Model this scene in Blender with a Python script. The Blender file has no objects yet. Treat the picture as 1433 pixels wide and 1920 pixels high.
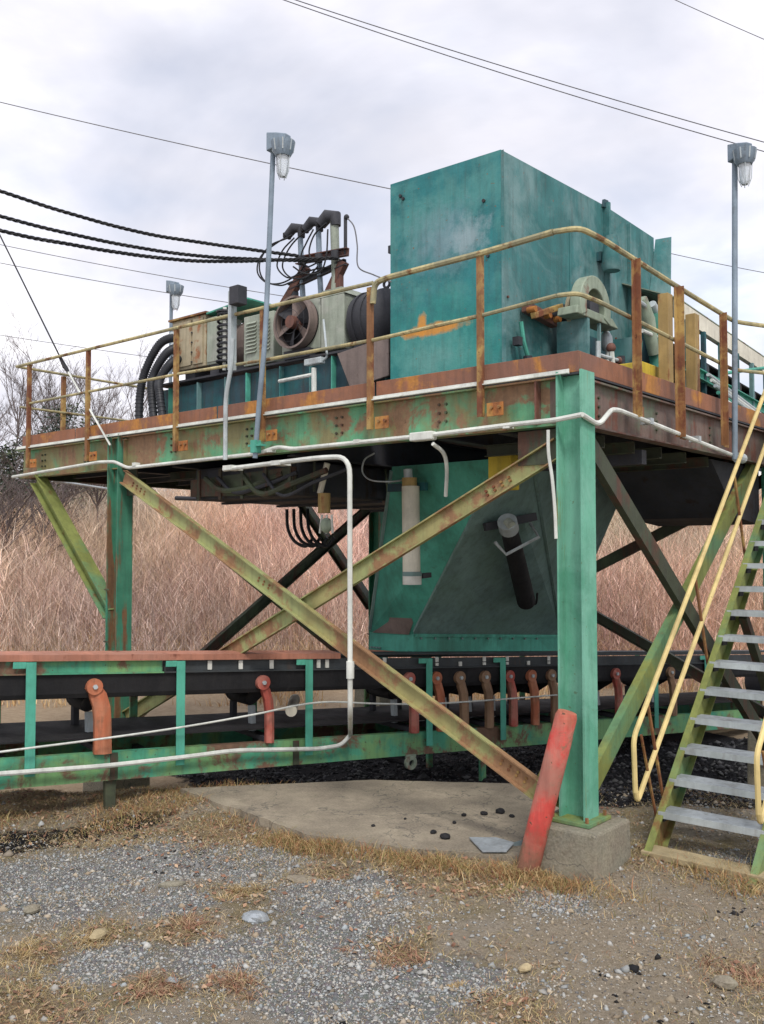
import bpy, math, random
import numpy as np
from mathutils import Vector, Matrix, noise as mnoise
random.seed(7); rng = np.random.default_rng(7)
sc = bpy.context.scene
COL = sc.collection

# ------------------------------------------------------------------ camera
# The platform frame: X runs along the front beam, Y goes back along its right side, the corner column stands at (0,0).
FPX = 1745.0
PITCH = math.atan(75/FPX)
RV = Vector((.764,.645,0)).normalized(); FV = Vector((-RV.y,RV.x,0)); ZV = Vector((0,0,1))
CAM = Vector((3.30,-6.11,2.42))
FP = FV*math.cos(PITCH)+ZV*math.sin(PITCH); UP = -FV*math.sin(PITCH)+ZV*math.cos(PITCH)
cd = bpy.data.cameras.new('camera'); cam = bpy.data.objects.new('camera', cd); COL.objects.link(cam)
cam.matrix_world = Matrix(((RV.x,UP.x,-FP.x,CAM.x),(RV.y,UP.y,-FP.y,CAM.y),(RV.z,UP.z,-FP.z,CAM.z),(0,0,0,1)))
cd.sensor_fit = 'VERTICAL'; cd.sensor_height = 24; cd.lens = 24*FPX/1920
cd.clip_start = .05; cd.clip_end = 2000
sc.camera = cam

def at(x, y, X=None, Y=None, Z=None, D=None):
    """the point of the place that stands on a given plane, measured from the photograph"""
    d = RV*((x-716.5)/FPX)+FP+UP*((960-y)/FPX)
    if D is not None: return CAM+d*D
    if X is not None: t = (X-CAM.x)/d.x
    elif Y is not None: t = (Y-CAM.y)/d.y
    else: t = (Z-CAM.z)/d.z
    return CAM+d*t

# ------------------------------------------------------------------ light
SUN_EL, SUN_AZ = math.radians(50), math.radians(-38)     # azimuth of the sun in the XY plane
sd = bpy.data.lights.new('sun','SUN'); so = bpy.data.objects.new('sun', sd); COL.objects.link(so)
sd.energy = 1.35; sd.angle = math.radians(14); sd.color = (1,.955,.89)
sdir = Vector((math.cos(SUN_EL)*math.cos(SUN_AZ), math.cos(SUN_EL)*math.sin(SUN_AZ), math.sin(SUN_EL)))
so.rotation_euler = (-sdir).to_track_quat('-Z','Y').to_euler()
sc.view_settings.view_transform = 'Standard'; sc.view_settings.look = 'None'
sc.view_settings.exposure = .72; sc.view_settings.gamma = 1; sc.view_settings.use_curve_mapping = False
sc.render.engine = 'CYCLES'
sc.cycles.max_bounces = 6; sc.cycles.transparent_max_bounces = 8

w = bpy.data.worlds.new('World'); sc.world = w; w.use_nodes = True
nt = w.node_tree; N = nt.nodes; L = nt.links; N.clear()
def wn(t, **k):
    n = N.new(t)
    for a,b in k.items(): setattr(n,a,b)
    return n
wo = wn('ShaderNodeOutputWorld')
sky = wn('ShaderNodeTexSky', sky_type='NISHITA', sun_disc=False); sky.sun_elevation = SUN_EL
sky.sun_rotation = math.pi/2-SUN_AZ
b1 = wn('ShaderNodeBackground'); b1.inputs[1].default_value = .10; L.new(sky.outputs[0], b1.inputs[0])
tc = wn('ShaderNodeTexCoord'); sep = wn('ShaderNodeSeparateXYZ'); L.new(tc.outputs['Generated'], sep.inputs[0])
mx = wn('ShaderNodeMath', operation='MAXIMUM'); L.new(sep.outputs[2], mx.inputs[0]); mx.inputs[1].default_value = 0
ad = wn('ShaderNodeMath', operation='ADD'); L.new(mx.outputs[0], ad.inputs[0]); ad.inputs[1].default_value = .22
cx = wn('ShaderNodeCombineXYZ')
for i in (0,1):
    dv = wn('ShaderNodeMath', operation='DIVIDE'); L.new(sep.outputs[i], dv.inputs[0]); L.new(ad.outputs[0], dv.inputs[1]); L.new(dv.outputs[0], cx.inputs[i])
n1 = wn('ShaderNodeTexNoise'); n1.inputs['Scale'].default_value = 1.25; n1.inputs['Detail'].default_value = 7; n1.inputs['Roughness'].default_value = .58; n1.inputs['Distortion'].default_value = .35
mp = wn('ShaderNodeMapping'); mp.inputs['Location'].default_value = (3.1,1.7,0); L.new(cx.outputs[0], mp.inputs[0]); L.new(mp.outputs[0], n1.inputs['Vector'])
r1 = wn('ShaderNodeValToRGB'); L.new(n1.outputs[0], r1.inputs[0])
e = r1.color_ramp.elements; e[0].position = .34; e[0].color = (.62,.62,.685,1); e[1].position = .62; e[1].color = (.97,.955,.985,1)
x_ = e.new(.46); x_.color = (.71,.705,.77,1); x_ = e.new(.56); x_.color = (.82,.815,.87,1)
b2 = wn('ShaderNodeBackground'); L.new(r1.outputs[0], b2.inputs[0]); b2.inputs[1].default_value = .83
n2 = wn('ShaderNodeTexNoise'); n2.inputs['Scale'].default_value = .9; n2.inputs['Detail'].default_value = 5; n2.inputs['Roughness'].default_value = .55
mp2 = wn('ShaderNodeMapping'); mp2.inputs['Location'].default_value = (-4.2,8.3,1); L.new(cx.outputs[0], mp2.inputs[0]); L.new(mp2.outputs[0], n2.inputs['Vector'])
r2 = wn('ShaderNodeValToRGB'); L.new(n2.outputs[0], r2.inputs[0])
e = r2.color_ramp.elements; e[0].position = .34; e[0].color = (.50,.50,.50,1); e[1].position = .50; e[1].color = (1,1,1,1)
ms = wn('ShaderNodeMixShader'); L.new(r2.outputs[0], ms.inputs[0]); L.new(b1.outputs[0], ms.inputs[1]); L.new(b2.outputs[0], ms.inputs[2])
L.new(ms.outputs[0], wo.inputs[0])

# ------------------------------------------------------------------ materials
def newmat(name):
    m = bpy.data.materials.new(name); m.use_nodes = True
    t = m.node_tree; b = t.nodes['Principled BSDF']
    return m, t, b
def nd(t, ty, **k):
    n = t.nodes.new(ty)
    for a,b in k.items(): setattr(n,a,b)
    return n
def noise_(t, vec, scale, detail=6, rough=.6, dist=0.):
    n = nd(t,'ShaderNodeTexNoise'); n.inputs['Scale'].default_value = scale; n.inputs['Detail'].default_value = detail
    n.inputs['Roughness'].default_value = rough; n.inputs['Distortion'].default_value = dist
    t.links.new(vec, n.inputs['Vector']); return n.outputs[0]
def ramp_(t, fac, stops):
    r = nd(t,'ShaderNodeValToRGB'); t.links.new(fac, r.inputs[0]); e = r.color_ramp.elements
    e[0].position = stops[0][0]; e[0].color = (*stops[0][1],1); e[1].position = stops[-1][0]; e[1].color = (*stops[-1][1],1)
    for p,c in stops[1:-1]:
        q = e.new(p); q.color = (*c,1)
    return r.outputs[0]
def step_(t, fac, a, b):
    r = nd(t,'ShaderNodeMapRange'); t.links.new(fac, r.inputs[0]); r.inputs[1].default_value = a; r.inputs[2].default_value = b
    return r.outputs[0]
def mix_(t, fac, a, b, mode='MIX'):
    m = nd(t,'ShaderNodeMix', data_type='RGBA', blend_type=mode)
    for s,v in ((0,fac),(6,a),(7,b)):
        if isinstance(v,(int,float)): m.inputs[s].default_value = v
        elif isinstance(v,tuple): m.inputs[s].default_value = (*v,1)
        else: t.links.new(v, m.inputs[s])
    return m.outputs[2]
def mul_(t, a, b, op='MULTIPLY'):
    m = nd(t,'ShaderNodeMath', operation=op)
    for i,v in enumerate((a,b)):
        if isinstance(v,(int,float)): m.inputs[i].default_value = v
        else: t.links.new(v, m.inputs[i])
    return m.outputs[0]
def pos_(t, scale=(1,1,1), off=(0,0,0)):
    g = nd(t,'ShaderNodeNewGeometry'); m = nd(t,'ShaderNodeMapping'); m.inputs['Scale'].default_value = scale; m.inputs['Location'].default_value = off
    t.links.new(g.outputs['Position'], m.inputs[0]); return m.outputs[0]
def bump_(t, b, h, strength, dist=.02):
    n = nd(t,'ShaderNodeBump'); n.inputs['Strength'].default_value = strength; n.inputs['Distance'].default_value = dist
    t.links.new(h, n.inputs['Height']); t.links.new(n.outputs[0], b.inputs['Normal'])

RUST = (.17,.062,.028); ORANGE = (.42,.155,.035); BROWN = (.16,.09,.05)
def painted(name, base, rust=RUST, amt=.4, second=None, amt2=.4, scale=1.6, streak=.5, rough=.62, grime=.35, spots=.3, off=0., metallic=0., blots=()):
    """paint with rust patches, vertical runs, faded areas and chips"""
    m,t,b = newmat(name)
    p = pos_(t, off=(off,off*.7,off*1.3)); pv = pos_(t, scale=(7,7,.7), off=(off,0,0))
    col = mix_(t, step_(t, noise_(t,p,3.2,5), .35,.68), tuple(c*.80 for c in base), tuple(min(1,c*1.16+.004) for c in base))
    if second:
        col = mix_(t, step_(t, noise_(t,pos_(t,off=(off+9,3,5)),scale*.9,8,.65,.4), .62-amt2*.35,.70-amt2*.35+.06), col, second)
    n = noise_(t,p,scale,10,.68,.3); s = noise_(t,pv,1.0,6,.6)
    mixn = nd(t,'ShaderNodeMix', data_type='FLOAT'); mixn.inputs[0].default_value = streak
    t.links.new(n, mixn.inputs[2]); t.links.new(s, mixn.inputs[3])
    thr = .72-amt*.36
    rustc = mix_(t, noise_(t,p,22,4), tuple(c*.65 for c in rust), tuple(min(1,c*1.45) for c in rust))
    col = mix_(t, step_(t, mixn.outputs[0], thr, thr+.055), col, rustc)
    for c0,rad,bc,amt_b,hard in blots:      # stains, worn places and painted-in rail shading with a shape of their own
        g=nd(t,'ShaderNodeNewGeometry'); mpn=nd(t,'ShaderNodeMapping', vector_type='POINT')
        mpn.inputs['Scale'].default_value=tuple(1/r for r in rad); mpn.inputs['Location'].default_value=tuple(-a_/r for a_,r in zip(c0,rad))
        t.links.new(g.outputs['Position'],mpn.inputs[0]); ln=nd(t,'ShaderNodeVectorMath',operation='LENGTH'); t.links.new(mpn.outputs[0],ln.inputs[0])
        dn_=mul_(t, ln.outputs['Value'], mul_(t, noise_(t,pos_(t,off=(off,2,1)),7,8,.7), 1.6), 'ADD')
        f_=step_(t, dn_, 1.75, 1.75-.9*(1-hard)-.15); col=mix_(t, mul_(t,f_,amt_b), col, bc)
    # chips
    col = mix_(t, mul_(t, step_(t, noise_(t,p,26,3,.5), .69,.72), spots), col, tuple(c*.5 for c in rust))
    # grime
    col = mix_(t, mul_(t, step_(t, noise_(t,pv,2.2,5,.7), .46,.72), grime), col, (.045,.04,.035))
    t.links.new(col, b.inputs['Base Color'])
    rr = step_(t, n, .2,.9); rm = nd(t,'ShaderNodeMapRange'); t.links.new(n, rm.inputs[0]); rm.inputs[1].default_value=.3; rm.inputs[2].default_value=.7; rm.inputs[3].default_value=rough-.12; rm.inputs[4].default_value=min(.95,rough+.2)
    t.links.new(rm.outputs[0], b.inputs['Roughness']); b.inputs['Metallic'].default_value = metallic
    b.inputs['Specular IOR Level'].default_value = .35
    bump_(t, b, mul_(t, noise_(t,p,30,6,.7), mul_(t, noise_(t,p,2.4,3,.5), 3.0),'ADD'), .4, .008)
    return m
M = {}
M['teal'] = painted('teal_paint', (.038,.165,.165), rust=ORANGE, amt=.12, second=(.15,.27,.27), amt2=.5, scale=1.1, streak=.25, grime=.35, spots=.5)
M['teal_front'] = painted('faded_teal_paint', (.026,.185,.195), rust=(.40,.17,.04), amt=.10, second=(.07,.25,.24), amt2=.5, scale=2.2, streak=.15, grime=.3, spots=.7, off=4.4, blots=[((-2.2,1.3,4.35),(1.3,1,.85),(.035,.30,.25),.75,.3),((-2.3,1.3,4.35),(.60,1,.40),(.22,.40,.38),.5,.2),((-2.15,1.3,5.55),(.58,1,.45),(.22,.32,.36),.65,.3),((-1.85,1.3,5.5),(.3,1,.25),(.36,.45,.48),.6,.4),((-2.30,1.3,4.66),(.50,1,.075),(.62,.27,.045),.95,.7),((-2.42,1.3,4.72),(.07,1,.16),(.62,.27,.045),.9,.7)])  # broad turquoise blot: rail shading put into the colour as a lighter lower area
M['teal_dark'] = painted('dark_teal_paint', (.018,.115,.125), amt=.3, second=(.03,.07,.09), amt2=.6, streak=.8, grime=.7)
M['column'] = painted('green_column_paint', (.115,.37,.25), rust=(.23,.20,.06), amt=.34, streak=.8, scale=1.4, grime=.28, second=(.19,.46,.34), amt2=.5, spots=.5)
M['column2'] = painted('brown_green_column_paint', (.06,.24,.15), rust=(.19,.10,.05), amt=.62, streak=.72, scale=1.4, grime=.4)
M['beam'] = painted('patchy_beam_paint', (.13,.37,.20), rust=(.25,.15,.085), amt=.62, second=(.24,.22,.10), amt2=.62, scale=2.0, streak=.12, grime=.35, spots=.9)
M['beam_side'] = painted('rusty_side_beam', (.17,.12,.10), rust=(.16,.07,.05), amt=.6, scale=2.2, second=(.12,.15,.10), amt2=.3, grime=.5)
M['olive'] = painted('olive_brace_paint', (.23,.26,.075), rust=(.19,.11,.04), amt=.42, second=(.13,.26,.13), amt2=.4, scale=1.4, streak=.3, grime=.35)
M['brace'] = painted('mixed_brace_paint', (.34,.31,.13), rust=(.29,.165,.085), amt=.62, second=(.34,.37,.16), amt2=.45, scale=1.7, streak=.05, grime=.3)
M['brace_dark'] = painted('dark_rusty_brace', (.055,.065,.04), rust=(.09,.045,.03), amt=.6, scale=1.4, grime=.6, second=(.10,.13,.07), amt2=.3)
M['soffit'] = painted('dark_underside', (.04,.042,.052), rust=(.035,.024,.02), amt=.4, grime=.6)  # near-black colour for the deck plate, joists and pans
M['chute'] = painted('chute_green', (.09,.40,.30), rust=(.14,.075,.05), amt=.14, second=(.06,.23,.17), amt2=.4, scale=.9, streak=.4, grime=.3)
M['chute_shaded'] = painted('chute_shaded_green', (.18,.28,.265), rust=(.14,.16,.15), amt=.3, second=(.17,.27,.235), amt2=.4, scale=1.2, streak=.3, grime=.35)  # chute green darkened: shade of the down-facing side put into the colour
M['orange'] = painted('orange_rust', ORANGE, rust=(.24,.09,.035), amt=.55, second=(.46,.25,.07), amt2=.5, scale=2.6, streak=.3, grime=.3, spots=.8)
M['toe'] = painted('rusty_toe_board', (.30,.125,.065), rust=(.42,.185,.045), amt=.55, scale=1.3, second=(.23,.11,.075), amt2=.5, streak=.2, grime=.35)
M['post'] = painted('rusty_post', (.25,.115,.045), rust=(.17,.06,.03), amt=.6, second=(.45,.30,.10), amt2=.45, scale=3.5, streak=.4, grime=.35, spots=1)
M['rail'] = painted('faded_yellow_rail', (.50,.43,.22), rust=(.20,.11,.05), amt=.5, scale=4, second=(.30,.28,.17), amt2=.5, streak=.1, grime=.4)
M['yellow'] = painted('yellow_handrail', (.70,.55,.24), rust=(.26,.13,.05), amt=.25, scale=3, streak=.1, grime=.22)
M['galv'] = painted('galvanised', (.50,.55,.56), rust=(.36,.38,.38), amt=.5, scale=5, grime=.22, spots=0, rough=.5, metallic=.25)
M['galv_tread'] = painted('galvanised_tread', (.42,.46,.49), rust=(.25,.26,.26), amt=.5, scale=5, grime=.4, spots=0, rough=.5, metallic=.3)
M['pvc'] = painted('pale_conduit', (.66,.68,.63), rust=(.45,.45,.38), amt=.35, scale=4, grime=.22, spots=0)
M['pole'] = painted('blue_grey_pole', (.22,.28,.34), rust=(.16,.19,.22), amt=.45, scale=4, grime=.3, spots=0, rough=.5)
M['boxgrey'] = painted('grey_green_box', (.33,.37,.30), rust=(.23,.12,.07), amt=.25, second=(.40,.42,.36), amt2=.4, scale=3)
M['boxrust'] = painted('rusted_box', (.42,.36,.24), rust=(.30,.13,.06), amt=.5, scale=4.5)
M['mauve'] = painted('brown_motor_casing', (.22,.17,.15), rust=(.13,.085,.07), amt=.5, scale=3)
M['darkmetal'] = painted('dark_metal', (.04,.042,.05), rust=(.07,.045,.035), amt=.35, scale=4, grime=.3)
M['black'] = painted('black_rubber', (.014,.014,.016), rust=(.03,.028,.028), amt=.35, scale=3, grime=.2, rough=.75)
M['hose'] = painted('black_hose', (.028,.03,.036), rust=(.05,.05,.055), amt=.35, scale=5, grime=.2, rough=.5)
M['cable'] = painted('twisted_cable', (.016,.017,.02), rust=(.03,.03,.03), amt=.3, scale=5, rough=.6)
M['wire'] = painted('thin_wire', (.16,.16,.17), rust=(.1,.1,.1), amt=.3, scale=5)
M['rack'] = painted('rack_brown', (.17,.075,.055), rust=(.08,.05,.05), amt=.55, scale=3)
M['conv'] = painted('conveyor_green', (.075,.33,.205), rust=(.17,.10,.065), amt=.58, second=(.18,.36,.15), amt2=.55, scale=2.0, streak=.15, grime=.35, spots=.7)
M['convpost'] = painted('conveyor_post_green', (.09,.40,.29), rust=(.12,.15,.08), amt=.22, scale=3, grime=.3)
M['skirt'] = painted('dark_skirt_board', (.05,.058,.062), rust=(.075,.055,.045), amt=.4, scale=2.5, grime=.4)
M['conv_top'] = painted('rusty_cover_strip', (.44,.19,.125), rust=(.22,.08,.05), amt=.45, scale=2, second=(.42,.20,.14), amt2=.4, grime=.3)
M['idler'] = painted('orange_idler', (.44,.135,.065), rust=(.24,.12,.07), amt=.5, second=(.50,.20,.11), amt2=.5, scale=3, streak=.6, grime=.35)
M['idler_red'] = painted('red_idler', (.42,.085,.06), rust=(.24,.12,.08), amt=.45, second=(.46,.17,.13), amt2=.5, scale=3, streak=.6, grime=.3)
M['idler_brown'] = painted('brown_idler', (.28,.17,.10), rust=(.20,.08,.05), amt=.5, scale=3, streak=.6, grime=.4)
M['bollard'] = painted('red_bollard_paint', (.60,.075,.06), rust=(.26,.14,.09), amt=.50, second=(.56,.17,.13), amt2=.6, scale=4.5, streak=.1, grime=.35, spots=1., blots=[((-.30,-.33,.16),(.5,.5,.42),(.22,.12,.075),.9,.4),((.07,-.22,1.35),(.3,.3,.20),(.45,.17,.10),.7,.3),((-.1,-.28,.85),(.2,.2,.22),(.38,.20,.15),.7,.6)])
M['white'] = painted('dirty_white', (.70,.70,.64), rust=(.35,.30,.22), amt=.25, scale=4, grime=.25)
M['cream'] = painted('cream_tube', (.70,.66,.54), rust=(.45,.36,.22), amt=.22, scale=3, streak=.6, grime=.22)
M['oldyellow'] = painted('old_yellow', (.62,.46,.05), rust=(.30,.16,.05), amt=.35, scale=4, grime=.3)
M['yellowframe'] = painted('yellow_brown_frame', (.40,.27,.10), rust=(.24,.10,.04), amt=.55, scale=2.5, streak=.6, grime=.35)
M['ring'] = painted('pale_green_casting', (.30,.36,.27), rust=(.20,.12,.09), amt=.5, scale=3.5, grime=.35)
M['slate'] = painted('plain_grey_plate', (.24,.31,.33), rust=(.30,.33,.34), amt=.18, scale=1.2, grime=.12, spots=0, rough=.75)
M['wood'] = painted('bare_board', (.42,.34,.20), rust=(.30,.22,.12), amt=.5, scale=3, grime=.3, rough=.9)

def concrete(name, base, dark):
    m,t,b = newmat(name); p = pos_(t)
    c = mix_(t, step_(t, noise_(t,p,1.6,8,.65), .38,.66), dark, base)
    c = mix_(t, mul_(t, step_(t, noise_(t,p,9,6,.7), .55,.7), .6), c, (.16,.15,.08))
    c = mix_(t, mul_(t, step_(t, noise_(t,pos_(t,off=(3,8,2)),2.6,9,.75), .44,.60), .8), c, (.17,.135,.095))
    vo = nd(t,'ShaderNodeTexVoronoi', feature='DISTANCE_TO_EDGE'); vo.inputs['Scale'].default_value = 1.1
    wv = nd(t,'ShaderNodeVectorMath', operation='ADD'); t.links.new(p, wv.inputs[0]); nn_=nd(t,'ShaderNodeTexNoise'); nn_.inputs['Scale'].default_value=3; nn_.inputs['Detail'].default_value=6; t.links.new(p,nn_.inputs['Vector']); t.links.new(nn_.outputs['Color'], wv.inputs[1]); t.links.new(wv.outputs[0], vo.inputs['Vector'])
    c = mix_(t, mul_(t, step_(t, vo.outputs['Distance'], .012,.004), .8), c, (.05,.045,.035))
    c = mix_(t, .3, c, ramp_(t, noise_(t,p,60,3), [(.3,(.12,.11,.09)),(.7,(.5,.46,.38))]))
    t.links.new(c, b.inputs['Base Color']); b.inputs['Roughness'].default_value = .92
    bump_(t,b, noise_(t,p,25,8,.75), .6, .012); return m
M['concrete'] = concrete('weathered_concrete', (.42,.35,.25), (.22,.18,.125))
M['pedestal'] = concrete('pedestal_concrete', (.34,.30,.20), (.16,.16,.12))

m,t,b = newmat('clear_glass_jar'); b.inputs['Base Color'].default_value = (.80,.85,.88,1); b.inputs['Roughness'].default_value = .12; b.inputs['Transmission Weight'].default_value = .55; M['glass'] = m

# tinted material: colour from a per-vertex attribute (each stem, leaf or stone has its own colour)
def tinted(name, rough=.9, trans=0.):
    m,t,b = newmat(name); a = nd(t,'ShaderNodeAttribute', attribute_name='tint'); 
    t.links.new(a.outputs[0], b.inputs['Base Color']); b.inputs['Roughness'].default_value = rough; b.inputs['Specular IOR Level'].default_value = .2
    return m
M['tint'] = tinted('natural_tint'); M['stone'] = tinted('stone_tint', .8)
m,t,b = newmat('bark'); p = pos_(t, scale=(1,1,.3)); c = ramp_(t, noise_(t,p,9,6), [(.3,(.07,.055,.055)),(.7,(.18,.145,.135))]); t.links.new(c,b.inputs['Base Color']); b.inputs['Roughness'].default_value=.95; M['bark']=m

# ------------------------------------------------------------------ ground shape
def depth(x,y): return (x-CAM.x)*FV.x+(y-CAM.y)*FV.y
def lat(x,y): return (x-CAM.x)*RV.x+(y-CAM.y)*RV.y
def sst(a,b,v):
    v = np.clip((v-a)/(b-a),0,1); return v*v*(3-2*v)
CD = Vector((.2545,.967,0)).normalized(); CN = Vector((-CD.y,CD.x,0)); CO = Vector((-4.18,-1.96,0))
def gh(x,y):
    x = np.asarray(x,float); y = np.asarray(y,float)
    D = depth(x,y); Lr = lat(x,y)
    z = .13 - .43*sst(8.9,10.6,D)
    # bank under the staircase
    z = z + .06*np.exp(-(((x-.8)/1.2)**2+((y-.4)/1.3)**2))
    # hillside behind the works
    z = z + np.maximum(0,np.minimum(D,44)-19)*.165 - sst(44,75,D)*2.5
    z = z + .035*np.sin(x*1.3+y*.7)*np.sin(y*1.1-x*.4) + .018*np.sin(x*3.7+1)*np.sin(y*4.1+x)
    # shallow hollow beside the conveyor
    s = (x-CO.x)*CD.x+(y-CO.y)*CD.y; n = -((x-CO.x)*CN.x+(y-CO.y)*CN.y)
    z = z - .07*np.exp(-((n-.45)/.35)**2)*sst(1.3,.4,s)
    return z

def grid_mesh(name, us, vs, fn):
    """a sheet over a grid given in camera depth and lateral metres"""
    U,V = np.meshgrid(us,vs,indexing='ij'); X = CAM.x+FV.x*U+RV.x*V; Y = CAM.y+FV.y*U+RV.y*V
    Zz = fn(X,Y)
    co = np.stack([X,Y,Zz],-1).reshape(-1,3); n,k = U.shape
    i = np.arange(n*k).reshape(n,k)
    f = np.stack([i[:-1,:-1],i[:-1,1:],i[1:,1:],i[1:,:-1]],-1).reshape(-1,4)[:, ::-1]
    me = bpy.data.meshes.new(name); me.from_pydata(co.tolist(),[],f.tolist()); me.polygons.foreach_set('use_smooth',[True]*len(f)); me.update()
    o = bpy.data.objects.new(name, me); COL.objects.link(o); return o

m,t,b = newmat('ground_soil'); p = pos_(t); M['ground'] = m
fine = noise_(t,p,38,8,.85); med = noise_(t,p,6.5,8,.7); big = noise_(t,p,1.15,6,.6,.5); big2 = noise_(t,pos_(t,off=(7,3,0)),1.5,7,.65,.4)
vor = nd(t,'ShaderNodeTexVoronoi'); vor.inputs['Scale'].default_value = 46; t.links.new(p, vor.inputs['Vector'])
gravel = mix_(t, .3, ramp_(t, fine, [(.3,(.19,.19,.185)),(.5,(.40,.40,.385)),(.70,(.64,.63,.59))]), vor.outputs['Color'], 'MULTIPLY')
gravel = mix_(t, .5, gravel, ramp_(t, fine, [(.3,(.16,.155,.15)),(.7,(.46,.45,.42))]))
dirt = ramp_(t, fine, [(.28,(.25,.21,.165)),(.5,(.46,.395,.31)),(.70,(.66,.58,.47))])
moss = ramp_(t, fine, [(.3,(.15,.12,.06)),(.5,(.32,.265,.15)),(.72,(.52,.42,.25))])
def zfac(k_,lo,hi):
    a_=nd(t,'ShaderNodeAttribute', attribute_name='zone_'+k_)
    return step_(t, mul_(t, a_.outputs[2], mul_(t, mul_(t,mul_(t,med,1.1),mul_(t,big2,.8),'ADD'), 1.1),'ADD'), lo, hi)
mid = mix_(t, step_(t, big2, .45,.55), dirt, moss)
c = mix_(t, zfac('t',.95,1.55), mid, ramp_(t, fine, [(.28,(.24,.19,.13)),(.5,(.46,.38,.28)),(.70,(.66,.56,.43))]))
c = mix_(t, zfac('g',1.28,1.58), c, gravel)
c = mix_(t, zfac('r',1.4,1.95), c, ramp_(t, fine, [(.28,(.16,.115,.07)),(.5,(.35,.25,.155)),(.70,(.54,.42,.27))]))
c = mix_(t, mul_(t, step_(t, noise_(t,pos_(t,off=(1,9,0)),3.1,8,.7), .60,.66),.5), c, (.07,.063,.06))
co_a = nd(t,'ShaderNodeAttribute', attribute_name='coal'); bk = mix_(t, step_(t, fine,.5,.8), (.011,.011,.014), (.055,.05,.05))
tk_a = nd(t,'ShaderNodeAttribute', attribute_name='track')
c = mix_(t, tk_a.outputs[2], c, ramp_(t, mul_(t,mul_(t,fine,.5),mul_(t,med,.5),'ADD'), [(.3,(.30,.21,.13)),(.7,(.58,.46,.32))]))
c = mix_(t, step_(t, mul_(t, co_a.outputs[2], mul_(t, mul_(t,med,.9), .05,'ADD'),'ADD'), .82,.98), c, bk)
t.links.new(c, b.inputs['Base Color']); b.inputs['Roughness'].default_value = .95; b.inputs['Specular IOR Level'].default_value = .2
bump_(t,b, mul_(t, fine, mul_(t,med,1.5),'ADD'), 1., .05)

us = np.concatenate([np.arange(-6,3,.6), np.arange(3,11,.07), np.arange(11,26,.35), np.arange(26,70,2.), np.array([75,90,110,140,200,300,500,900.])])
vs = np.concatenate([np.array([-700,-300,-150,-90.]), np.arange(-60,-9,2.5), np.arange(-9,-5,.3), np.arange(-5,5.01,.07), np.arange(5.3,9,.3), np.arange(9,60,2.5), np.array([90,150,300,700.])])
def gfn(X,Y):
    z = gh(X,Y); D = depth(X,Y)
    near = (D<14)
    zn = np.zeros_like(z)
    it = np.nditer(X, flags=['multi_index'])
    for q in it:
        i = it.multi_index
        if 3.4<D[i]<13 and abs(lat(X[i],Y[i]))<5.5:
            zn[i] = .022*mnoise.noise(Vector((X[i]*4.5,Y[i]*4.5,0)))+.03*mnoise.noise(Vector((X[i]*1.6,Y[i]*1.6,3)))
    return z+zn
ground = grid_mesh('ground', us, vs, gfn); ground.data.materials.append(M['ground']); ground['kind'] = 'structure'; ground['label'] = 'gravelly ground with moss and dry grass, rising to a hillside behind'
gx = np.zeros(len(ground.data.vertices)*3); ground.data.vertices.foreach_get('co', gx); gx = gx.reshape(-1,3)
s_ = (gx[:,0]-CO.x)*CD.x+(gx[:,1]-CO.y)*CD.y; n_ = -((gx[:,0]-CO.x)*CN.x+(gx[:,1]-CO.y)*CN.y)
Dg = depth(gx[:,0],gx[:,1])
coal = .75*np.exp(-((n_-.42)/.30)**2)*sst(1.6,.7,s_)  # dark band along the near side of the conveyor, in the black ground colour
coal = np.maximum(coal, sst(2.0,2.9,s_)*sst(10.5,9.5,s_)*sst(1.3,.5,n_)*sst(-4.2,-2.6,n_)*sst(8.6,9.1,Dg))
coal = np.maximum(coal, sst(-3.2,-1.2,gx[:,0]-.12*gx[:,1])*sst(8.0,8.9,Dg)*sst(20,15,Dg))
tkv=sst(9.6,10.6,Dg)*sst(-.5,-3.0,gx[:,0]-.12*gx[:,1]); a2=ground.data.attributes.new('track','FLOAT','POINT'); a2.data.foreach_set('value',tkv.astype(np.float32))
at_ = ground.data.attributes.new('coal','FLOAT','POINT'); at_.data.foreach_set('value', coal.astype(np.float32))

ZONES={'g':[(640,1680,.45),(620,1780,.45),(680,1880,.5),(450,1800,.4),(130,1660,.6),(450,1605,.5),(60,1640,.5),(300,1610,.5),(200,1800,.3),(850,1850,.3),(1030,1700,.28),(1390,1645,.3),(560,1860,.3),(330,1690,.3)],
 't':[(1300,1700,.6),(1200,1790,.55),(1100,1660,.45),(1400,1770,.4),(1000,1790,.25),(1150,1900,.3)],
 'r':[(450,1562,.5),(600,1580,.35),(250,1520,.7),(60,1500,.8),(800,1625,.4),(900,1665,.35),(1180,1620,.3),(450,1675,.16),(340,1740,.22),(60,1785,.22),(290,1855,.18),(440,1850,.18),(750,1790,.16),(1400,1820,.22),(620,1640,.2),(960,1900,.22),(60,1900,.3),(180,1740,.2),(1050,1640,.3)]}
ZONE_SPOTS={k:[(at(px,py,Z=.13),r) for px,py,r in v] for k,v in ZONES.items()}
def zone(k,x,y):
    v=np.zeros(len(x))
    for p,r in ZONE_SPOTS[k]: v=np.maximum(v,np.exp(-((x-p.x)**2+(y-p.y)**2)/r**2))
    return v
for k_ in 'gtr':
    a3=ground.data.attributes.new('zone_'+k_,'FLOAT','POINT'); a3.data.foreach_set('value',zone(k_,gx[:,0],gx[:,1]).astype(np.float32))

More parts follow.
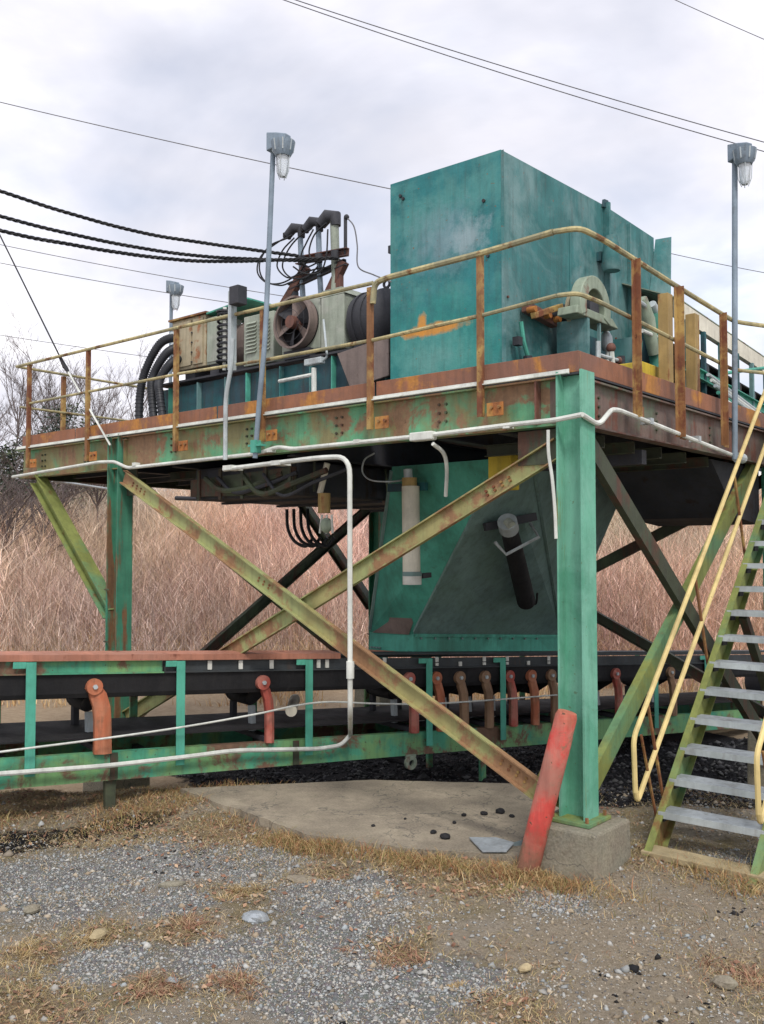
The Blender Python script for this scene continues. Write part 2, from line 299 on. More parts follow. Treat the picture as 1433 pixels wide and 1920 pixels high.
# ------------------------------------------------------------------ builders
class MB:
    def __init__(s): s.v=[]; s.f=[]
    def add(s, vs, fs):
        o=len(s.v); s.v += [tuple(v) for v in vs]; s.f += [tuple(i+o for i in f) for f in fs]; return s
    def box(s, a, b):
        x0,y0,z0 = (min(a[i],b[i]) for i in range(3)); x1,y1,z1 = (max(a[i],b[i]) for i in range(3))
        return s.add([(x0,y0,z0),(x1,y0,z0),(x1,y1,z0),(x0,y1,z0),(x0,y0,z1),(x1,y0,z1),(x1,y1,z1),(x0,y1,z1)],
              [(0,3,2,1),(4,5,6,7),(0,1,5,4),(1,2,6,5),(2,3,7,6),(3,0,4,7)])
    def extr(s, prof, p0, p1, up=(0,0,1), side=None):
        """prof: (across, up) outline, swept from p0 to p1"""
        p0=Vector(p0); p1=Vector(p1); d=(p1-p0).normalized(); up=Vector(up)
        sd=d.cross(up)
        if sd.length<1e-4: sd=d.cross(Vector((0,1,0)))
        sd.normalize(); u=sd.cross(d).normalized(); n=len(prof)
        vs=[p0+sd*a+u*b for a,b in prof]+[p1+sd*a+u*b for a,b in prof]
        ar=sum(prof[i][0]*prof[(i+1)%n][1]-prof[(i+1)%n][0]*prof[i][1] for i in range(n))
        fs=[(i,(i+1)%n,n+(i+1)%n,n+i) for i in range(n)]+[tuple(reversed(range(n))),tuple(range(n,2*n))]
        if ar<0: fs=[tuple(reversed(f)) for f in fs]
        # sweep direction flips the sense of the outline
        fs=[tuple(reversed(f)) for f in fs]
        return s.add(vs,fs)
    def bar(s, p0, p1, w, h, up=(0,0,1)):
        return s.extr([(-w/2,-h/2),(w/2,-h/2),(w/2,h/2),(-w/2,h/2)],p0,p1,up)
    def tube(s, pts, r, n=8, cap=True):
        pts=[Vector(p) for p in pts]; rs = r if isinstance(r,(list,tuple)) else [r]*len(pts)
        o=len(s.v); prev=None
        for i,p in enumerate(pts):
            d=(pts[min(i+1,len(pts)-1)]-pts[max(i-1,0)])
            if d.length<1e-7: d=Vector((0,0,1))
            d.normalize()
            a = prev - d*prev.dot(d) if prev is not None else (d.cross(Vector((0,0,1))) if abs(d.z)<.95 else d.cross(Vector((0,1,0))))
            if a.length<1e-5: a=d.orthogonal()
            a.normalize(); prev=a; b=d.cross(a)
            for k in range(n):
                th=2*math.pi*k/n; s.v.append(tuple(p+(a*math.cos(th)+b*math.sin(th))*rs[i]))
        for i in range(len(pts)-1):
            for k in range(n):
                s.f.append((o+i*n+k,o+i*n+(k+1)%n,o+(i+1)*n+(k+1)%n,o+(i+1)*n+k))
        if cap:
            s.f.append(tuple(o+k for k in reversed(range(n)))); s.f.append(tuple(o+(len(pts)-1)*n+k for k in range(n)))
        return s
    def cyl(s,p0,p1,r,r2=None,n=16): return s.tube([p0,p1],[r,r if r2 is None else r2],n)
    def ring(s, c, axis, r0, r1, th, a0=0, a1=2*math.pi, n=28, ref=(0,0,1)):
        """flat annulus (or arc) of thickness th, axis = its normal"""
        c=Vector(c); ax=Vector(axis).normalized(); e1=Vector(ref)-ax*Vector(ref).dot(ax); e1.normalize(); e2=ax.cross(e1)
        full=abs(a1-a0-2*math.pi)<1e-6; m=n if full else n+1; o=len(s.v)
        for i in range(m):
            t_=a0+(a1-a0)*i/n; d=e1*math.cos(t_)+e2*math.sin(t_)
            for r,h in ((r0,-th/2),(r1,-th/2),(r1,th/2),(r0,th/2)): s.v.append(tuple(c+d*r+ax*h))
        for i in range(n):
            j=(i+1)%m
            for k in range(4): s.f.append((o+i*4+k,o+j*4+k,o+j*4+(k+1)%4,o+i*4+(k+1)%4))
        if not full:
            s.f.append((o,o+1,o+2,o+3)); q=o+(m-1)*4; s.f.append((q+3,q+2,q+1,q))
        return s
    def sphere(s,c,r,n=12,m=8,sq=(1,1,1)):
        o=len(s.v); c=Vector(c)
        for i in range(m+1):
            a=math.pi*i/m
            for k in range(n):
                b_=2*math.pi*k/n; s.v.append((c.x+r*sq[0]*math.sin(a)*math.cos(b_),c.y+r*sq[1]*math.sin(a)*math.sin(b_),c.z+r*sq[2]*math.cos(a)))
        for i in range(m):
            for k in range(n): s.f.append((o+i*n+k,o+(i+1)*n+k,o+(i+1)*n+(k+1)%n,o+i*n+(k+1)%n))
        return s
    def prism(s, poly, off):
        """poly: 3-D outline, off: thickness vector"""
        n=len(poly); off=Vector(off); a=[Vector(p) for p in poly]; b=[p+off for p in a]
        return s.add(a+b,[tuple(reversed(range(n))),tuple(range(n,2*n))]+[(i,(i+1)%n,n+(i+1)%n,n+i) for i in range(n)])
def I_(w,h,tf=.014,tw=.01):
    return [(-w/2,-h/2),(w/2,-h/2),(w/2,-h/2+tf),(tw/2,-h/2+tf),(tw/2,h/2-tf),(w/2,h/2-tf),(w/2,h/2),(-w/2,h/2),(-w/2,h/2-tf),(-tw/2,h/2-tf),(-tw/2,-h/2+tf),(-w/2,-h/2+tf)]
def C_(w,h,t_=.012):   # web on the negative side, lips pointing to positive
    return [(0,-h/2),(w,-h/2),(w,-h/2+t_),(t_,-h/2+t_),(t_,h/2-t_),(w,h/2-t_),(w,h/2),(0,h/2)]
def L_(a,b_,t_=.012):  # corner at origin
    return [(0,0),(a,0),(a,t_),(t_,t_),(t_,b_),(0,b_)]
def mir(p): return [(-a,b_) for a,b_ in p]

def empty(name, loc, label, cat, group=None):
    o=bpy.data.objects.new(name,None); COL.objects.link(o); o.location=loc; o.empty_display_size=.2
    o['label']=label; o['category']=cat
    if group: o['group']=group
    return o
def wloc(o):
    v=Vector(o.location)
    while o.parent: o=o.parent; v+=Vector(o.location)
    return v
def obj(name, mb, mat, parent=None, smooth=False, bevel=0, loc=None, label=None):
    if isinstance(mb,MB):
        me=bpy.data.meshes.new(name)
        base = wloc(parent) if parent else Vector((0,0,0))
        org = (Vector(loc) if loc is not None else base)
        v=np.array(mb.v)-np.array(org)
        me.from_pydata(v.tolist(),[],mb.f); me.validate(); me.update()
        import bmesh
        bm=bmesh.new(); bm.from_mesh(me); bmesh.ops.recalc_face_normals(bm,faces=bm.faces); bm.to_mesh(me); bm.free()
        if mat: me.materials.append(M[mat] if isinstance(mat,str) else mat)
        if smooth:
            me.polygons.foreach_set('use_smooth',[True]*len(me.polygons)); me.update()
            try: me.set_sharp_from_angle(angle=math.radians(40))
            except Exception: pass
    o=bpy.data.objects.new(name,me); COL.objects.link(o)
    o.location = (org-base) if parent else org
    if parent: o.parent=parent
    if bevel:
        b_=o.modifiers.new('bevel','BEVEL'); b_.width=bevel; b_.segments=2; b_.limit_method='ANGLE'
    if label: o['label']=label
    return o
def single(name, mb, mat, label, cat, loc, group=None, **k):
    o=obj(name,mb,mat,None,loc=loc,**k); o['label']=label; o['category']=cat
    if group: o['group']=group
    return o
def bez(pts, n=10):
    """smooth curve through points (Catmull-Rom)"""
    P=[Vector(p) for p in pts]; P=[P[0]*2-P[1]]+P+[P[-1]*2-P[-2]]; out=[]
    for i in range(1,len(P)-2):
        for k in range(n):
            t_=k/n; a,b_,c_,d_=P[i-1],P[i],P[i+1],P[i+2]
            out.append(.5*((2*b_)+(-a+c_)*t_+(2*a-5*b_+4*c_-d_)*t_*t_+(-a+3*b_-3*c_+d_)*t_**3))
    out.append(P[-2]); return out
def rnd(pts, r=.08, n=5):
    """pipe path with rounded corners"""
    P=[Vector(p) for p in pts]; out=[P[0]]
    for i in range(1,len(P)-1):
        a=(P[i-1]-P[i]); b_=(P[i+1]-P[i]); q=min(r,a.length*.45,b_.length*.45); A=P[i]+a.normalized()*q; B=P[i]+b_.normalized()*q
        for k in range(n+1):
            t_=k/n; out.append(A*(1-t_)**2+P[i]*2*t_*(1-t_)+B*t_*t_)
    out.append(P[-1]); return out

# ------------------------------------------------------------------ concrete slab and footings
ZS=.20
sp=[at(x,y,Z=ZS) for x,y in [(335,1478),(430,1512),(570,1562),(770,1590),(985,1607),(1080,1520),(1000,1470),(700,1462)]]
sp2=[]
for i_ in range(len(sp)):
    a_,b_=sp[i_],sp[(i_+1)%len(sp)]; m_=max(2,int((b_-a_).length/.06))
    for k in range(m_):
        q=a_.lerp(b_,k/m_); w_=.03*mnoise.noise(q*6)+.035*mnoise.noise(q*2.1); sp2.append(Vector((q.x+w_,q.y+w_,ZS)))
slab=MB(); poly=[(p.x,p.y,ZS) for p in sp2]; slab.prism(poly,(0,0,-.30))
s=single('concrete_slab',slab,'concrete',None,None,(0,0,0)); del s['category']; s['label']='worn concrete slab under the platform'; s['kind']='structure'
def pedestal(name,x,y,label,h=.49,b=.27):
    mb=MB(); 
    t_=b*.93
    mb.add([(x-b,y-b,-.5),(x+b,y-b,-.5),(x+b,y+b,-.5),(x-b,y+b,-.5),(x-t_,y-t_,h),(x+t_,y-t_,h),(x+t_,y+t_,h),(x-t_,y+t_,h)],[(0,3,2,1),(4,5,6,7),(0,1,5,4),(1,2,6,5),(2,3,7,6),(3,0,4,7)])
    return single(name,mb,'pedestal',label,'footing',(x,y,0),'concrete footings under the columns',bevel=.018)
pedestal('concrete_footing',0,0,'concrete footing under the corner column beside the red bollard',b=.29)
pedestal('concrete_footing',-5.73,0,'concrete footing under the left front column behind the conveyor')
pedestal('concrete_footing',-5.73,4.5,'concrete footing under the rear column behind the chute')
pedestal('concrete_footing',0,4.5,'concrete footing under the rear column behind the staircase')

# ------------------------------------------------------------------ steel platform
pf=empty('steel_platform',(0,0,.5),'large green and rust steel platform on columns carrying the machinery','platform')
XL,XC,YB=-7.85,-5.73,4.5
for k,(x,y) in enumerate(((0,0),(XC,0),(0,YB),(XC,YB))):
    mt='column' if k==0 else 'column2'
    if k==0: lab='bright green corner column'
    mb=MB().extr(I_(.2,.21,.016,.012),(x,y,.52),(x,y,3.74),up=(1,0,0))
    c_=obj('column',mb,mt,pf,label={0:'bright green corner column',1:'brown and green left column'}.get(k))
    obj('base_plate',MB().box((x-.17,y-.17,.493),(x+.17,y+.17,.52)),'olive',c_,bevel=.004)
    for ax in (-1,1):
        for ay in (-1,1):
            obj('anchor_bolt',MB().cyl((x+ax*.135,y+ay*.135,.52),(x+ax*.135,y+ay*.135,.555),.014,n=6),'post',c_)
    for z in ((1.42,2.0) if k==1 else (1.2,)):
        obj('splice_plate',MB().box((x-.125,y-.112,z-.008),(x-.03,y-.106,z+.008)),'brace_dark',c_)
def beam(p0,p1,w,h,mt,name='beam',label=None,tf=.014): return obj(name,MB().extr(I_(w,h,tf,.01),p0,p1),mt,pf,label=label)
ZT=3.715; HB=.36; ZM=ZT-HB/2
beam((XL,0,ZM),(-.103,0,ZM),.11,HB,'beam',label='long front beam with green, olive and brown patches')
beam((0,.11,ZM-.01),(0,7.4,ZM-.01),.11,HB,'beam_side',label='purplish rusty right side beam')
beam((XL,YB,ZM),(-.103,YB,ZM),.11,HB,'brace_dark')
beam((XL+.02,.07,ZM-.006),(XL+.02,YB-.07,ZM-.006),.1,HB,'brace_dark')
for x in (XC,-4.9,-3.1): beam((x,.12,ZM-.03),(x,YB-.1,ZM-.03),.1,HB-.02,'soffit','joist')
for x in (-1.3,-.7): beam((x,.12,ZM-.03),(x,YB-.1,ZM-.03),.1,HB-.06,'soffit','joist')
obj('beam_stub',MB().extr(I_(.09,.3),(-5.60,-.004,ZM),(-5.60,-.05,ZM)),'beam',pf)
# web stiffener and gusset plates beside the columns, knee braces, cross braces
obj('stiffener',MB().box((-.30,-.075,ZT-HB+.016),(-.285,-.006,ZT-.016)),'beam_side',pf)
obj('clip_angle',MB().extr(L_(.07,.07,.01),(-.135,-.008,ZT-HB+.02),(-.135,-.008,ZT-.02),up=(0,1,0)),'beam_side',pf)
obj('gusset',MB().box((XC+.108,.012,3.05),(XC+.30,.026,3.34)),'brace_dark',pf)
obj('gusset',MB().box((-.50,.012,3.08),(-.108,.026,3.34)),'brace_dark',pf)
obj('gusset',MB().prism([(-.40,-.03,.62),(-.108,-.03,.55),(-.108,-.03,1.0),(-.22,-.03,.95)],(0,.012,0)),'olive',pf)
def brace(p0,p1,mt,wd=.125,ht=.11,flip=1,up=(0,0,1),label=None,name='brace'):
    pr=C_(wd*.42,ht*1.05,.012); pr=[(flip*a,b_) for a,b_ in pr]
    return obj(name,MB().extr(pr,p0,p1,up),mt,pf,label=label)
brace((-5.57,-.045,3.26),(-.16,-.045,.60),'brace',.12,.15,1,label='long diagonal brace falling from the left column to the corner column foot')
brace((-.14,.035,3.20),(-5.6,.035,.58),'brace',.12,.15,-1,label='diagonal brace rising to the top of the corner column')
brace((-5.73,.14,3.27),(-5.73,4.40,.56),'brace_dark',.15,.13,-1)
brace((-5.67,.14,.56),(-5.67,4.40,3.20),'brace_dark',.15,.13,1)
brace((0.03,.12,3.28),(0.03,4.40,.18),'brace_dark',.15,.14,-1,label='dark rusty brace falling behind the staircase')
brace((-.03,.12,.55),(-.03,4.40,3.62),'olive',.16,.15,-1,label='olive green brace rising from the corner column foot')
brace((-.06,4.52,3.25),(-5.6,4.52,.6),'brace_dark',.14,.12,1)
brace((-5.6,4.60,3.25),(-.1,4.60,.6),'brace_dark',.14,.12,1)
obj('knee_brace',MB().extr(I_(.16,.15,.012,.01),(-7.50,0,3.33),(-5.86,0,1.72)),'olive',pf,label='olive green knee brace under the left end')
obj('knee_brace',MB().extr(I_(.14,.13,.012,.01),(-7.45,YB,3.33),(-5.86,YB,1.6)),'brace_dark',pf)
def jbolts(x,z,dx,dz,n,y):
    for k in range(n):
        for o_ in (-.022,.022):
            p=Vector((x+dx*k-dz*o_*9,y,z+dz*k+dx*o_*9)); obj('bolt',MB().cyl(p,p+Vector((0,-.016,0)),.012,n=6),'post',pf)
jbolts(-5.40,3.165,.07,-.034,4,-.048); jbolts(-.62,.825,.07,-.034,4,-.048); jbolts(-3.35,2.16,.07,-.034,3,-.048); jbolts(-.58,2.985,-.07,-.034,4,.020)
# deck, underside trough and toe boards
dk=MB()
dk.box((XL,-.055,ZT+.002),(-3.0,YB+.06,ZT+.016)); dk.box((-3.0,-.055,ZT+.002),(-1.3,1.2,ZT+.016)); dk.box((-3.0,4.15,ZT+.002),(-1.3,YB+.06,ZT+.016)); dk.box((-1.3,-.055,ZT+.002),(.06,YB+.06,ZT+.016))
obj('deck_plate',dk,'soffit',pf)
obj('deck_edge',MB().extr(L_(.03,.035,.008),(XL,-.085,ZT+.004),(-.0,-.085,ZT+.004)),'pvc',pf,label='pale edge strip along the front of the deck')
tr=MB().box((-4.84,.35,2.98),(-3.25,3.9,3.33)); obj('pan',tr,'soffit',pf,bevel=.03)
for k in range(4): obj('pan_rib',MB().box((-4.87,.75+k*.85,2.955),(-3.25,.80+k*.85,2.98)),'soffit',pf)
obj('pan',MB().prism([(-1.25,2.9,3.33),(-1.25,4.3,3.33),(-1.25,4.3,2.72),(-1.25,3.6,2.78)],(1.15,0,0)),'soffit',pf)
for k in range(7):
    y_=.5+k*.55; obj('hanger_rod',MB().cyl((-3.16,y_,3.32),(-3.16+.02*(k%3),y_,3.02+.05*(k%2)),.014,n=6),'brace_dark',pf)
    obj('purlin',MB().extr(C_(.05,.09,.008),(-5.6,y_+.1,3.30),(-4.95,y_+.1,3.30)),'brace_dark',pf); obj('purlin',MB().extr(C_(.05,.09,.008),(-7.6,y_+.1,3.42),(-5.85,y_+.1,3.42)),'soffit',pf)
    obj('purlin',MB().extr(C_(.05,.10,.008),(-1.24,y_+.2,3.30),(-.12,y_+.2,3.30)),'brace_dark',pf)
obj('tray',MB().prism([(-4.84,.34,3.20),(-3.25,.34,3.26),(-3.25,.34,2.99),(-4.84,.34,3.02)],(0,-.05,0)),'brace_dark',pf)
for k in range(5): obj('pan_rib',MB().box((-4.7+k*.35,.27,2.97),(-4.66+k*.35,.288,3.3)),'brace_dark',pf)
for k,(x_,r_) in enumerate(((-4.5,.03),(-4.3,.022),(-3.9,.03),(-3.6,.018))): obj('slung_pipe',MB().tube(bez([(x_,.22,3.2),(x_+.3,.2,3.06-.03*k),(x_+.7,.22,3.08),(x_+1.1,.3,3.2)],6),r_,7),'darkmetal' if k%2 else 'brace_dark',pf,smooth=True)
obj('cross_tie',MB().bar((-1.3,1.3,3.22),(-.06,1.3,3.22),.09,.12),'soffit',pf)
for x0,x1 in ((-7.8,-6.6),(-6.58,-4.0),(-3.98,-1.9),(-1.88,.058)):
    obj('toe_board',MB().box((x0,-.052,ZT+.018),(x1,-.044,ZT+.018+.155)),'toe',pf,bevel=.003)
obj('toe_board',MB().box((.050,-.043,ZT+.018),(.058,2.2,ZT+.018+.155)),'toe',pf,bevel=.003)
obj('toe_board',MB().box((.050,2.215,ZT+.018),(.058,4.6,ZT+.018+.155)),'toe',pf,bevel=.003)
obj('toe_board',MB().box((XL-.01,.0,ZT+.018),(XL,4.5,ZT+.018+.13)),'toe',pf)
obj('toe_board',MB().box((XL,4.52,ZT+.018),(-4.3,4.53,ZT+.018+.13)),'toe',pf)
def bolts(cx,z,y=-.008,nx=2,nz=3,dx=.07,dz=.07,parent=pf):
    for i in range(nx):
        for j in range(nz):
            p=Vector((cx+(i-(nx-1)/2)*dx,y,z+(j-(nz-1)/2)*dz)); obj('bolt',MB().cyl(p,p+Vector((0,-.014,0)),.012,n=6),'brace_dark',parent)
for cx in (-7.35,-6.4,-4.75,-3.55,-2.35,-1.2): bolts(cx,ZM+.02)
for y in (.35,1.4,2.6):
    for j in range(3):
        p=Vector((.006,y,ZM-.08+j*.07)); obj('bolt',MB().cyl(p,p+Vector((.014,0,0)),.012,n=6),'brace_dark',pf)

# ------------------------------------------------------------------ guard rails
def rail_post(parent,x,y,side,top=4.74,bot=3.5,w=.044,br=True,ang=True):
    if side=='front':
        mb=MB().extr(L_(w,w,.009),(x-w/2,-.125,bot),(x-w/2,-.125,top),up=(0,1,0)); 
        p=obj('post',mb,'post',parent)
        if br:
            obj('bracket',MB().box((x+.02,-.118,bot-.005),(x+.17,-.108,bot+.10)).box((x+.04,-.108,bot+.01),(x+.06,-.06,bot+.09)),'orange',p,bevel=.003)
            for i in (0,1): obj('bolt',MB().cyl((x+.07+i*.07,-.118,bot+.06),(x+.07+i*.07,-.138,bot+.06),.014,n=6),'post',p)
    else:
        mb=MB().extr(mir(L_(w,w,.009)),(.125,y-w/2,bot),(.125,y-w/2,top),up=(1,0,0)); p=obj('post',mb,'post',parent)
        if br:
            obj('bracket',MB().box((.108,y+.03,bot-.005),(.118,y+.14,bot+.10)),'post',p)
    return p
gf=empty('front_guardrail',(-3.9,-.12,3.5),'faded yellow pipe guardrail with rusty posts along the front of the platform','guardrail')
for i,x in enumerate((-7.52,-6.20,-4.55,-3.22,-1.86,-.72)):
    rail_post(gf,x,0,'front',top=4.77 if i not in (4,) else 4.70,bot=3.47)
obj('top_rail',MB().tube(rnd([(-7.85,-.12,4.78),(-4.5,-.12,4.765),(-1.86,-.12,4.73)],.2),.019,8),'rail',gf,smooth=True)
obj('top_rail',MB().tube(rnd([(-1.86,-.12,4.55),(-1.84,-.12,4.725),(-1.70,-.12,4.745),(-.72,-.12,4.755),(-.10,-.13,4.775)],.10),.026,8),'rail',gf,smooth=True)
obj('mid_rail',MB().tube([(-7.6,-.10,4.28),(-4.5,-.10,4.28),(-3.22,-.10,4.25)],.016,8),'rail',gf,smooth=True)
obj('mid_rail',MB().tube([(-3.22,-.10,4.25),(-1.86,-.10,4.24),(-.72,-.10,4.27),(-.08,-.12,4.30)],.017,8),'rail',gf,smooth=True)
gs=empty('side_guardrail',(.12,1.6,3.5),'pipe guardrail with broad rusty posts along the right side of the platform','guardrail')
rail_post(gs,0,.78,'side',bot=3.48,w=.055); rail_post(gs,0,1.62,'side',top=4.70,bot=3.40,w=.065); rail_post(gs,0,2.66,'side',top=4.68,bot=3.42,w=.055)
obj('top_rail',MB().tube(rnd([(-.09,-.13,4.775),(.10,-.10,4.77),(.12,.2,4.765),(.12,1.62,4.71),(.12,3.0,4.67),(.45,3.35,4.62),(1.2,3.5,4.62)],.12),.022,8),'rail',gs,smooth=True)
obj('mid_rail',MB().tube(rnd([(-.07,-.12,4.30),(.07,-.08,4.30),(.10,.2,4.29),(.10,3.0,4.20),(.45,3.3,4.15),(1.2,3.4,4.15)],.10),.018,8),'rail',gs,smooth=True)
ge=empty('end_guardrail',(-7.85,2.2,3.7),'thin rusty guardrail across the left end of the platform','guardrail')
for y in (.55,2.25,4.45):
    obj('post',MB().extr(L_(.05,.05,.008),(-7.88,y,3.6),(-7.88,y,4.76)),'post',ge)
obj('top_rail',MB().tube([(-7.85,-.10,4.78),(-7.87,4.45,4.76)],.017,8),'rail',ge,smooth=True)
obj('mid_rail',MB().tube([(-7.86,-.06,4.27),(-7.87,4.45,4.26)],.015,8),'rail',ge,smooth=True)
gr=empty('rear_guardrail',(-6,4.55,3.7),'thin rusty guardrail along the back edge behind the black hoses','guardrail')
for x in (-7.6,-6.6,-5.4): obj('post',MB().extr(L_(.05,.05,.008),(x,4.6,3.6),(x,4.6,4.70)),'post',gr)
obj('top_rail',MB().tube([(-7.86,4.58,4.76),(-4.9,4.58,4.72)],.017,8),'rail',gr,smooth=True)
obj('mid_rail',MB().tube([(-7.86,4.57,4.26),(-4.9,4.57,4.24)],.015,8),'rail',gr,smooth=True)

# ------------------------------------------------------------------ teal feed housing on the deck
hb=empty('feed_housing',(-2.15,1.3,3.73),'tall teal painted steel housing with a slanting top on the platform','machine housing')
FX0,FX1,FY=-2.84,-1.47,1.3
zl=at(735,345,Y=FY).z; zr=at(943,279,Y=FY).z
TH=.012
obj('front_panel',MB().prism([(FX0,FY,3.74),(FX1,FY,3.74),(FX1,FY,zr),(FX0,FY,zl)],(0,TH,0)),'teal_front',hb,label='faded teal front panel with rust stains and painted-in rail shading')
a=at(1133,385,X=FX1); b_=at(1226,446,X=FX1)
ytop=[(FY+TH,zr),(a.y,a.z),(b_.y,b_.z)]
obj('side_panel',MB().prism([(FX1,FY+TH+.001,3.74),(FX1,b_.y,3.74)]+[(FX1,y,z) for y,z in reversed(ytop)],(-TH,0,0)),'teal',hb,label='teal right side panel')
obj('back_panel',MB().box((FX0,b_.y-.02,3.74),(FX1-.02,b_.y-.008,b_.z-.02)),'teal',hb)
obj('side_panel',MB().prism([(FX0,FY+TH,3.74),(FX0,b_.y,3.74),(FX0,b_.y,zl),(FX0,FY+TH,zl)],(TH,0,0)),'teal_dark',hb)
obj('roof_panel',MB().prism([(FX0+.02,FY+.02,zl-.03),(FX1-.02,FY+.02,zr-.03),(FX1-.02,b_.y-.03,b_.z-.03),(FX0+.02,b_.y-.03,zl-.03)],(0,0,-.01)),'teal_dark',hb)
obj('weld_seam',MB().box((FX1+.0005,2.62,3.80),(FX1+.006,2.632,5.95)),'teal',hb)
for k in range(9): 
    p=Vector((FX1,FY+.10+k*.38,4.86)); obj('bolt',MB().cyl(p,p+Vector((.016,0,0)),.013,n=6),'rack',hb)
for k in range(7):
    p=Vector((FX0+.06+k*.205,FY,3.98)); obj('bolt',MB().cyl(p,p+Vector((0,-.014,0)),.012,n=6),'rack',hb)
obj('corner_angle',MB().extr(L_(-.03,.03,.004),(FX1+.003,FY-.003,3.76),(FX1+.003,FY-.003,zr-.01),up=(0,1,0)),'teal',hb)
w0=at(1228,448,X=FX1); w1=at(1260,443,X=FX1+.02)
obj('wing_plate',MB().prism([at(1229,449,X=FX1+.006),at(1259,444,Y=w0.y+.05),at(1258,568,Y=w0.y+.05),at(1215,575,X=FX1+.006)],(-.004,.012,0)),'teal',hb,label='dark teal wing plate at the back corner')
rb=MB(); rb.box((FX1+.002,a.y-.02,4.9),(FX1+.07,a.y+.02,a.z+.02)); obj('rib',rb,'teal',hb)
obj('lifting_lug',MB().prism([(FX1+.002,a.y-.07,a.z-.04),(FX1+.002,a.y+.07,a.z-.04),(FX1+.002,a.y+.04,a.z+.06),(FX1+.002,a.y-.05,a.z+.05)],(.03,0,0)),'teal_dark',hb)
obj('rib',MB().box((FX1+.002,FY+.004,3.76),(FX1+.03,FY+.03,4.7)),'teal',hb)
obj('rib',MB().box((FX1+.002,b_.y-.75,4.9),(FX1+.04,b_.y-.72,b_.z-.03)),'teal',hb)
for px,py in ((752,368),(757,373),(908,377),(916,480)): 
    p=at(px,py,Y=FY); obj('bolt',MB().cyl(p,p+Vector((0,-.02,0)),.018,n=6),'darkmetal',hb)
p=at(733,465,Y=FY); obj('side_lug',MB().box((FX0-.05,FY+.02,p.z-.04),(FX0,FY+.1,p.z+.04)),'darkmetal',hb)
# green pot hanging high on the side panel
gp=at(1147,478,X=FX1+.16); zt_=at(1147,443,X=FX1+.16).z; zb_=at(1147,508,X=FX1+.16).z
grease=empty('grease_pot',(gp.x,gp.y,zb_),'green pot bolted high on the right side of the teal housing','pot')
obj('body',MB().tube([(gp.x,gp.y,zb_),(gp.x,gp.y,zb_+.05),(gp.x,gp.y,gp.z+.04),(gp.x,gp.y,zt_)],[.09,.11,.10,.07],16),'teal',grease,smooth=True)
obj('rim',MB().ring((gp.x,gp.y,gp.z-.03),(0,0,1),.10,.14,.03),'rack',grease)
obj('mount',MB().box((FX1+.004,gp.y-.05,gp.z-.05),(gp.x-.10,gp.y+.05,gp.z+.05)),'teal_dark',grease)

# ------------------------------------------------------------------ drive bearing and machinery at the housing's right side
XB=-1.05
dm=empty('shaft_bearing',(XB,2.7,3.75),'pale green half-round shaft bearing cover on a teal stand beside the housing','bearing')
rc=at(1108,580,X=XB); 
obj('cover',MB().ring(rc,(1,0,0),.19,.325,.12,-math.pi*.62,math.pi*.62,n=30),'ring',dm,smooth=True,bevel=.01,label='pale half-round cover')
obj('shaft',MB().cyl((FX1+.01,rc.y,rc.z),(XB+.04,rc.y,rc.z),.10),'darkmetal',dm,smooth=True)
obj('flange',MB().ring((XB-.16,rc.y,rc.z),(1,0,0),.05,.20,.04),'boxrust',dm,smooth=True)
for k in range(6):
    an=k*math.pi/3; p=Vector((XB-.13,rc.y+.15*math.cos(an),rc.z+.15*math.sin(an))); obj('bolt',MB().cyl(p,p+Vector((.03,0,0)),.018,n=6),'orange',dm)
fl=at(1095,660,X=XB); fr_=at(1188,690,X=XB); ztf=at(1095,596,X=XB).z
obj('saddle',MB().prism([(XB-.17,rc.y-.38,ztf),(XB-.17,rc.y+.52,ztf),(XB-.17,rc.y+.38,rc.z-.03),(XB-.17,rc.y-.36,rc.z-.03)],(.22,0,0)),'ring',dm,bevel=.01)
st=MB(); st.box((XB-.30,fl.y,3.74),(XB+.04,fl.y+.05,ztf-.001)); obj('leg',st,'teal',dm)
obj('leg',MB().box((XB-.30,fr_.y-.05,3.74),(XB+.04,fr_.y,ztf-.001)),'teal',dm)
obj('leg',MB().box((XB+.0,fl.y+.28,3.74),(XB+.03,fl.y+.31,ztf-.002)),'teal',dm)
obj('back_plate',MB().box((XB-.32,fl.y+.05,3.74),(XB-.30,fr_.y-.05,ztf-.01)),'teal_dark',dm)
obj('drain_valve',MB().sphere(at(1137,640,X=XB-.1),.07,10,6,(1,1,1.6)),'galv',dm,smooth=True)
obj('valve_stem',MB().cyl(at(1140,685,X=XB-.1),at(1137,615,X=XB-.1),.022,n=8),'pvc',dm,smooth=True)
# rusty linkage on the panel below the plate
lk=empty('rusty_linkage',at(1015,590,X=FX1+.1),'rusty lever linkage sticking out of the teal panel below the grey plate','linkage')
obj('lever',MB().bar(at(985,575,X=FX1+.08),at(1040,606,X=FX1+.08),.09,.10),'rack',lk,bevel=.01)
obj('lever',MB().bar(at(1000,592,X=FX1+.16),at(1052,575,X=FX1+.16),.06,.06),'post',lk,bevel=.008)
for px,py in ((990,582),(1018,593),(1036,600)): obj('pin',MB().cyl(at(px,py,X=FX1+.10),at(px,py,X=FX1+.10)+Vector((.09,0,0)),.032,n=10),'orange',lk,smooth=True)
bg=at(980,640,X=FX1+.06)
vp=empty('vertical_probe',(bg.x,bg.y,3.9),'slim pale green tube with a dark foot standing against the teal panel','pipe')
obj('tube',MB().tube([at(977,603,X=FX1+.08),at(982,640,X=FX1+.08),at(990,668,X=FX1+.08)],.022,8),'chute',vp,smooth=True)
obj('clamp',MB().box(Vector(at(972,640,X=FX1+.08))-Vector((.04,.04,.04)),Vector(at(972,640,X=FX1+.08))+Vector((.03,.03,.04))),'darkmetal',vp)
